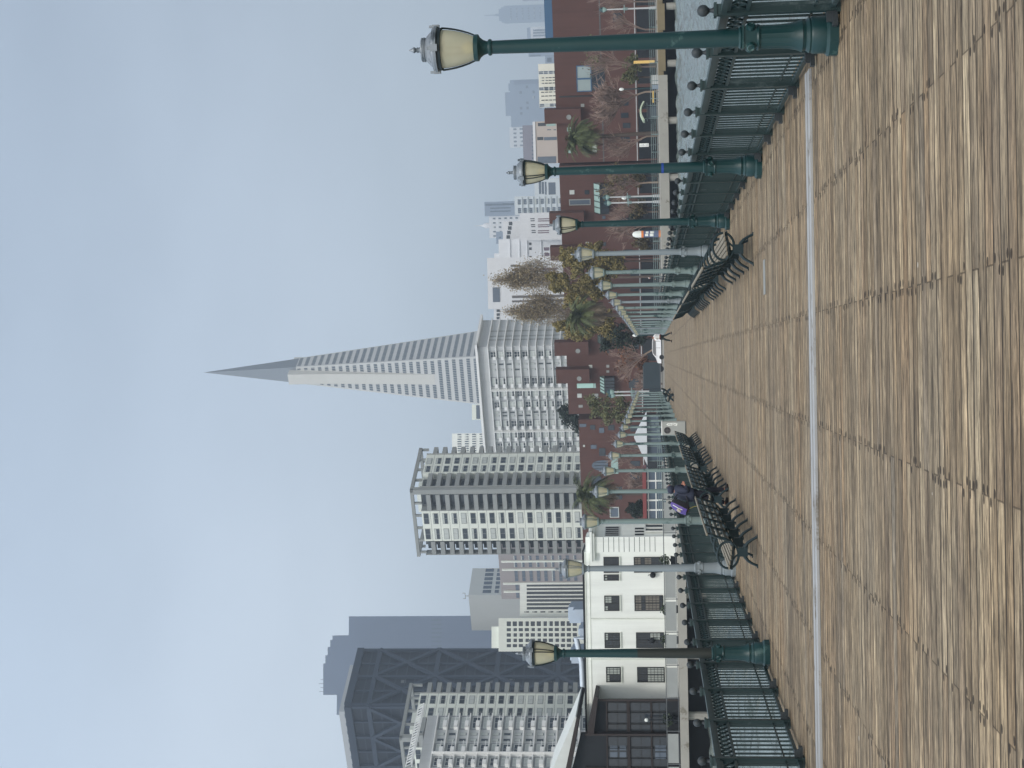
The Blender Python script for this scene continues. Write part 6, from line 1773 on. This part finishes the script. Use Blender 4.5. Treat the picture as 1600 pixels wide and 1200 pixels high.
def body(root, o, s, f, lean, jac, tro, skin, stride=(0.0, 0.0), arms=None, hair=None, hood=False, bulk=1.0):
    """standing figure of height s at o facing f; lean = forward offset of the head; builds skin body, jacket, trousers, shoes"""
    f = V((f[0], f[1], 0)).normalized(); r = V((f.y, -f.x, 0)); o = V(o)
    def p(fr, rt, up): return o + f * fr * s + r * rt * s + V((0, 0, up * s))
    nk = p(lean * 0.72, 0, 0.845); hd = p(lean, 0, 0.92); ch = p(lean * 0.55, 0, 0.74); ws = p(lean * 0.2, 0, 0.60); pv = p(0, 0, 0.53)
    sh = {q: p(lean * 0.62, q * 0.11, 0.80) for q in (-1, 1)}
    if arms is None: arms = {q: (p(lean * 0.3 - 0.03, q * 0.15, 0.63), p(lean * 0.4 + 0.07, q * 0.14, 0.50)) for q in (-1, 1)}
    kn = {q: p(0.04 + stride[0 if q < 0 else 1] * 0.5, q * 0.055, 0.285) for q in (-1, 1)}
    ft = {q: p(stride[0 if q < 0 else 1] - 0.01, q * 0.06, 0.045) for q in (-1, 1)}
    # continuous body
    J = {'pv': (pv, .075 * s), 'ws': (ws, .07 * s), 'ch': (ch, .085 * s), 'nk': (nk, .034 * s), 'h0': (p(lean * 0.85, 0, 0.875), .04 * s), 'h1': (hd, .058 * s), 'h2': (p(lean * 1.02, 0, 0.965), .045 * s), 'ns': (p(lean + 0.055, 0, 0.915), .014 * s)}
    E = [('pv', 'ws'), ('ws', 'ch'), ('ch', 'nk'), ('nk', 'h0'), ('h0', 'h1'), ('h1', 'h2'), ('h1', 'ns')]
    for q, n in ((-1, 'l'), (1, 'r')):
        el, wr = arms[q]; d = (wr - el).normalized()
        J.update({'s' + n: (sh[q], .035 * s), 'e' + n: (el, .026 * s), 'w' + n: (wr, .018 * s), 'p' + n: (wr + d * .035 * s, (.024 * s, .014 * s)), 'hp' + n: (p(0, q * .05, .50), .058 * s), 'k' + n: (kn[q], .036 * s), 'a' + n: (ft[q], .024 * s)})
        E += [('ch', 's' + n), ('s' + n, 'e' + n), ('e' + n, 'w' + n), ('w' + n, 'p' + n), ('pv', 'hp' + n), ('hp' + n, 'k' + n), ('k' + n, 'a' + n)]
        side_ = d.orthogonal().normalized(); nrm = d.cross(side_)
        for i, (off, ln) in enumerate(((-.015, .032), (-.005, .04), (.005, .038), (.014, .03))):
            b_ = wr + d * .05 * s + side_ * off * s
            J['f%d%s' % (i, n)] = (b_ + d * ln * .5 * s, .0062 * s); J['g%d%s' % (i, n)] = (b_ + d * ln * .7 * s + nrm * ln * .6 * s, .005 * s)
            E += [('p' + n, 'f%d%s' % (i, n)), ('f%d%s' % (i, n), 'g%d%s' % (i, n))]
        J['t' + n] = (wr + d * .03 * s + side_ * .03 * s + nrm * .012 * s, .007 * s); J['u' + n] = (wr + d * .055 * s + side_ * .034 * s + nrm * .025 * s, .006 * s)
        E += [('p' + n, 't' + n), ('t' + n, 'u' + n)]
    bd = figure('body', J, E, skin, root)
    J = {'pv': (pv - V((0, 0, .03 * s)), .094 * s * bulk), 'ws': (ws, .09 * s * bulk), 'ch': (ch, .108 * s * bulk), 'nk': (nk - V((0, 0, .01 * s)), .05 * s)}
    E = [('pv', 'ws'), ('ws', 'ch'), ('ch', 'nk')]
    for q, n in ((-1, 'l'), (1, 'r')):
        el, wr = arms[q]
        J.update({'s' + n: (sh[q], .05 * s * bulk), 'e' + n: (el, .04 * s * bulk), 'w' + n: (wr, .03 * s * bulk)}); E += [('ch', 's' + n), ('s' + n, 'e' + n), ('e' + n, 'w' + n)]
    figure('jacket', J, E, jac, root)
    J = {'pv': (pv, .084 * s)}; E = []
    for q, n in ((-1, 'l'), (1, 'r')):
        J.update({'hp' + n: (p(0, q * .05, .49), .068 * s), 'k' + n: (kn[q], .046 * s), 'a' + n: (ft[q] + V((0, 0, .01 * s)), .036 * s)}); E += [('pv', 'hp' + n), ('hp' + n, 'k' + n), ('k' + n, 'a' + n)]
    figure('trousers', J, E, tro, root)
    for q in (-1, 1):
        mb = MB(); c = ft[q]; mb.path([c - f * .03 * s - V((0, 0, .02 * s)), c + f * .03 * s - V((0, 0, .018 * s)), c + f * .09 * s - V((0, 0, .026 * s))], [.026 * s, .03 * s, .02 * s], 8); mb.build('shoe', M_shoe, root, 60)
    if hood:
        J = {'a': (p(lean * .72 - .01, 0, .84), .06 * s), 'b': (p(lean * .95 - .012, 0, .915), .083 * s), 'c': (p(lean * .97 - .02, 0, .965), .062 * s)}
        figure('hood', J, [('a', 'b'), ('b', 'c')], jac, root)
    elif hair:
        J = {'a': (p(lean - .018, 0, .90), .052 * s), 'b': (p(lean - .012, 0, .95), .058 * s), 'c': (p(lean + .01, 0, .978), .04 * s)}
        figure('hair', J, [('a', 'b'), ('b', 'c')], hair, root)
    mb = MB()
    for q in (-1, 1): mb.ball(p(lean + .052, q * .02, .93), .008 * s, 8, 6)
    mb.build('eyes', M_blk, root)
    return p
Yp = 34.3
o = V((-3.13, Yp, 0))
root = thing('person', 'person in a dark hooded jacket standing between the left benches', 'person', o)
fw = V((0.86, 0.5, 0)); arms = {1: (V((-3.00, Yp - .14, .905)), V((-2.88, Yp - .04, .955))), -1: (V((-3.04, Yp + .24, .93)), V((-2.93, Yp + .20, .97)))}
body(root, o, 1.40, fw, 0.155, M_navy, M_trou, M_skin, (-0.08, 0.10), arms, None, True, 1.35)
# backpack
ctr = V((-3.33, Yp - 0.14, 1.07)); ax = V((0.20, 0.10, 0.42)).normalized(); bk = V((-0.86, -0.5, 0.35)).normalized(); bk = (bk - ax * bk.dot(ax)).normalized(); sd = ax.cross(bk)
root = thing('backpack', 'purple backpack with black sides and a round pale patch worn by the hooded person', 'backpack', ctr)
mb = MB(); secs = []
for t_, w_, d_ in ((-.21, .10, .05), (-.19, .135, .09), (-.08, .15, .11), (.06, .145, .095), (.16, .12, .075), (.21, .07, .04)):
    c = ctr + ax * t_
    secs.append([c + sd * w_ * x + bk * d_ * y for x, y in ((-1, -.7), (-1, .4), (-.72, .9), (0, 1.06), (.72, .9), (1, .4), (1, -.7), (0, -.8))])
for a_, b_ in zip(secs, secs[1:]):
    for i in range(8): j = (i + 1) % 8; mb.poly([a_[i], a_[j], b_[j], b_[i]])
mb.poly(secs[0][::-1]); mb.poly(secs[-1]); mb.build('main_bag', M_blk, root, 70)
mb = MB(); n_ = bk * 0.012
for a_, b_ in zip(secs[1:], secs[2:]):
    for i in (1, 2, 3, 4): mb.poly([a_[i] + n_, a_[i + 1] + n_, b_[i + 1] + n_, b_[i] + n_])
mb.build('front_panel', M_purple, root, 70)
q = V((0, 0, 1)).rotation_difference(bk)
mb = MB(); mb.lathe([(.055, 0), (.055, .02), (.045, .03)], 16); mb.v = [tuple(q @ V(v) + ctr + bk * .112 - ax * .03 + sd * .05) for v in mb.v]; mb.build('patch', mat('pale_patch', S(176, 166, 152), 0.7), root)
mb = MB()
for k in (-1, 1): mb.path([ctr + ax * .19 + sd * .07 * k - bk * .04, ctr + ax * .17 + sd * .08 * k - bk * .22, ctr + ax * -.02 + sd * .10 * k - bk * .25, ctr - ax * .16 + sd * .09 * k - bk * .08], .014, 6)
mb.build('shoulder_strap', M_blk, root)
mb = MB(); mb.path([ctr - ax * .19 - bk * .02 + sd * .02, ctr - ax * .27 - bk * .10 + V((.03, 0, -.02)), ctr - ax * .34 - bk * .19], [.012, .010, .006], 6); mb.build('yellow_strap', mat('yellow_webbing', S(176, 166, 96), 0.7), root)
mb = MB(); mb.path([ctr + ax * .14 + bk * .085 + sd * .09, ctr + bk * .11 + sd * .125, ctr - ax * .1 + bk * .10 + sd * .11], .008, 6); mb.build('pale_piping', M_white, root)

Yj = 122.0
x_ = at(1050, 526, Yj).x
root = thing('person', 'jogger in a white top and dark trousers running on the pier near the white car', 'person', (x_, Yj, 0))
o = V((x_, Yj, 0)); fj = V((-0.8, 0.6, 0)); rj = V((fj.y, -fj.x, 0))
arms = {q: (o + rj * q * .34 + V((0, 0, 1.16)), o + rj * q * .16 + fj * .22 + V((0, 0, 1.30))) for q in (-1, 1)}
body(root, o, 1.66, fj, 0.05, mat('white_jersey', S(232, 232, 228), 0.8), mat('green_black_trousers', S(34, 48, 46), 0.85), M_skin, (0.20, -0.18), arms, mat('brown_hair', S(84, 66, 54), 0.8))
mb = MB(); mb.path([o + rj * .17 * math.cos(a) + fj * .15 * math.sin(a) + V((0, 0, .93)) for a in [2 * math.pi * k / 14 for k in range(14)]], .05, 6, closed=True); mb.build('waist_layer', mat('red_brown_cloth', S(120, 64, 54), 0.8), root, 60)
x_ = at(1036, 433.5, 193.2).x
root = thing('person', 'small distant person in dark clothes with a white cap behind the right railing', 'person', (x_, 193.2, 0.16))
body(root, (x_, 193.2, 0.16), 1.7, (-1, 0.2), 0.03, M_blk, M_trou, M_skin, (0.06, -0.06), None, mat('white_cap', S(236, 236, 236), 0.7))

# ------------------------------------------------------------------ sky, sun, haze
SUN_EL, SUN_AZ = 44.0, 180.0        # degrees; azimuth measured clockwise from the pier direction
w = bpy.data.worlds.new('World'); SC.world = w; w.use_nodes = True
t = NT(w) if False else None
nt = w.node_tree; nt.nodes.clear()
class WT(NT):
    def __init__(s, tree): s.t = tree; s.n = tree.nodes; s.l = tree.links
t = WT(nt)
sky = t.new('ShaderNodeTexSky'); sky.sky_type = 'NISHITA'; sky.sun_disc = False
sky.sun_elevation = R_(SUN_EL); sky.sun_rotation = R_(SUN_AZ); sky.air_density = 1.0; sky.dust_density = 4.0; sky.ozone_density = 1.0
bg1 = t.new('ShaderNodeBackground'); bg1.inputs[1].default_value = 0.05; t.link(sky.outputs[0], bg1.inputs[0])
tc = t.new('ShaderNodeTexCoord'); gx, gy, gz = t.sep(tc.outputs['Generated'])
el = t.math('MULTIPLY', t.math('ARCSINE', gz), 180 / math.pi / 90.0, clamp=True)
cl = t.noise(t.comb(t.math('MULTIPLY', gx, 2.2), t.math('MULTIPLY', gy, 2.2), t.math('MULTIPLY', gz, 4.5)), 1.3, 3.0, 0.5)
rampc = t.ramp(el, [(0.0, (0.56, 0.60, 0.635, 1)), (0.06, (0.52, 0.565, 0.61, 1)), (0.14, (0.445, 0.49, 0.54, 1)), (0.24, (0.385, 0.445, 0.51, 1)), (0.34, (0.37, 0.44, 0.53, 1)), (0.50, (0.72, 0.77, 0.83, 1)), (1.0, (1.15, 1.15, 1.15, 1))])
# brighter veil towards the left, thin cloud mottling
lf = t.math('MULTIPLY_ADD', gx, -0.85, 0.0, clamp=False)
cl2 = t.noise(t.comb(t.math('MULTIPLY', gx, 4.0), t.math('MULTIPLY', gy, 4.0), t.math('MULTIPLY', gz, 9.0)), 2.2, 4.0, 0.55)
k = t.math('ADD', t.math('ADD', t.math('MULTIPLY_ADD', cl, 0.5, 0.76), t.math('MULTIPLY_ADD', cl2, 0.11, -0.055)), lf)
cc_ = t.mix(1.0, rampc, t.comb(k, k, k), 'MULTIPLY')
mf = t.math('MULTIPLY', t.math('MULTIPLY_ADD', gx, -5.0, -0.2, clamp=True), t.math('SUBTRACT', 1.0, t.math('MULTIPLY', el, 4.2), clamp=True))
cc_ = t.mix(t.math('MULTIPLY', mf, t.math('ADD', t.math('MULTIPLY_ADD', cl, 1.5, -0.2), t.math('MULTIPLY', cl2, 0.5), clamp=True)), cc_, (0.66, 0.695, 0.715, 1))
bg2 = t.new('ShaderNodeBackground'); t.link(cc_, bg2.inputs[0]); bg2.inputs[1].default_value = 1.07
ad = t.new('ShaderNodeAddShader'); t.link(bg1.outputs[0], ad.inputs[0]); t.link(bg2.outputs[0], ad.inputs[1])
out = t.new('ShaderNodeOutputWorld'); t.link(ad.outputs[0], out.inputs['Surface'])

sd_ = bpy.data.lights.new('sun', 'SUN'); sd_.energy = 1.15; sd_.angle = R_(10); sd_.color = (1.0, 0.965, 0.91)
so = bpy.data.objects.new('sun', sd_); COL.objects.link(so)
az = R_(SUN_AZ); dirv = V((math.sin(az) * math.cos(R_(SUN_EL)), math.cos(az) * math.cos(R_(SUN_EL)), math.sin(R_(SUN_EL))))
so.rotation_euler = dirv.to_track_quat('Z', 'Y').to_euler()
so.location = dirv * 100

hz = bpy.data.materials.new('haze'); hz.use_nodes = True; n_ = hz.node_tree
for q in list(n_.nodes): n_.nodes.remove(q)
pv = n_.nodes.new('ShaderNodeVolumePrincipled'); pv.inputs['Color'].default_value = (0.72, 0.86, 1.0, 1); pv.inputs['Density'].default_value = HAZE
om = n_.nodes.new('ShaderNodeOutputMaterial'); n_.links.new(pv.outputs[0], om.inputs['Volume'])
mb = MB(); mb.box((-2600, -120, -6), (2600, 4600, 460)); stuff(mb.build('haze', hz))
SC.view_settings.view_transform = 'Standard'; SC.view_settings.look = 'None'
SC.view_settings.exposure = 0.10; SC.view_settings.gamma = 1.0
SC.cycles.max_bounces = 6; SC.cycles.volume_bounces = 0
SC.cycles.use_denoising = True
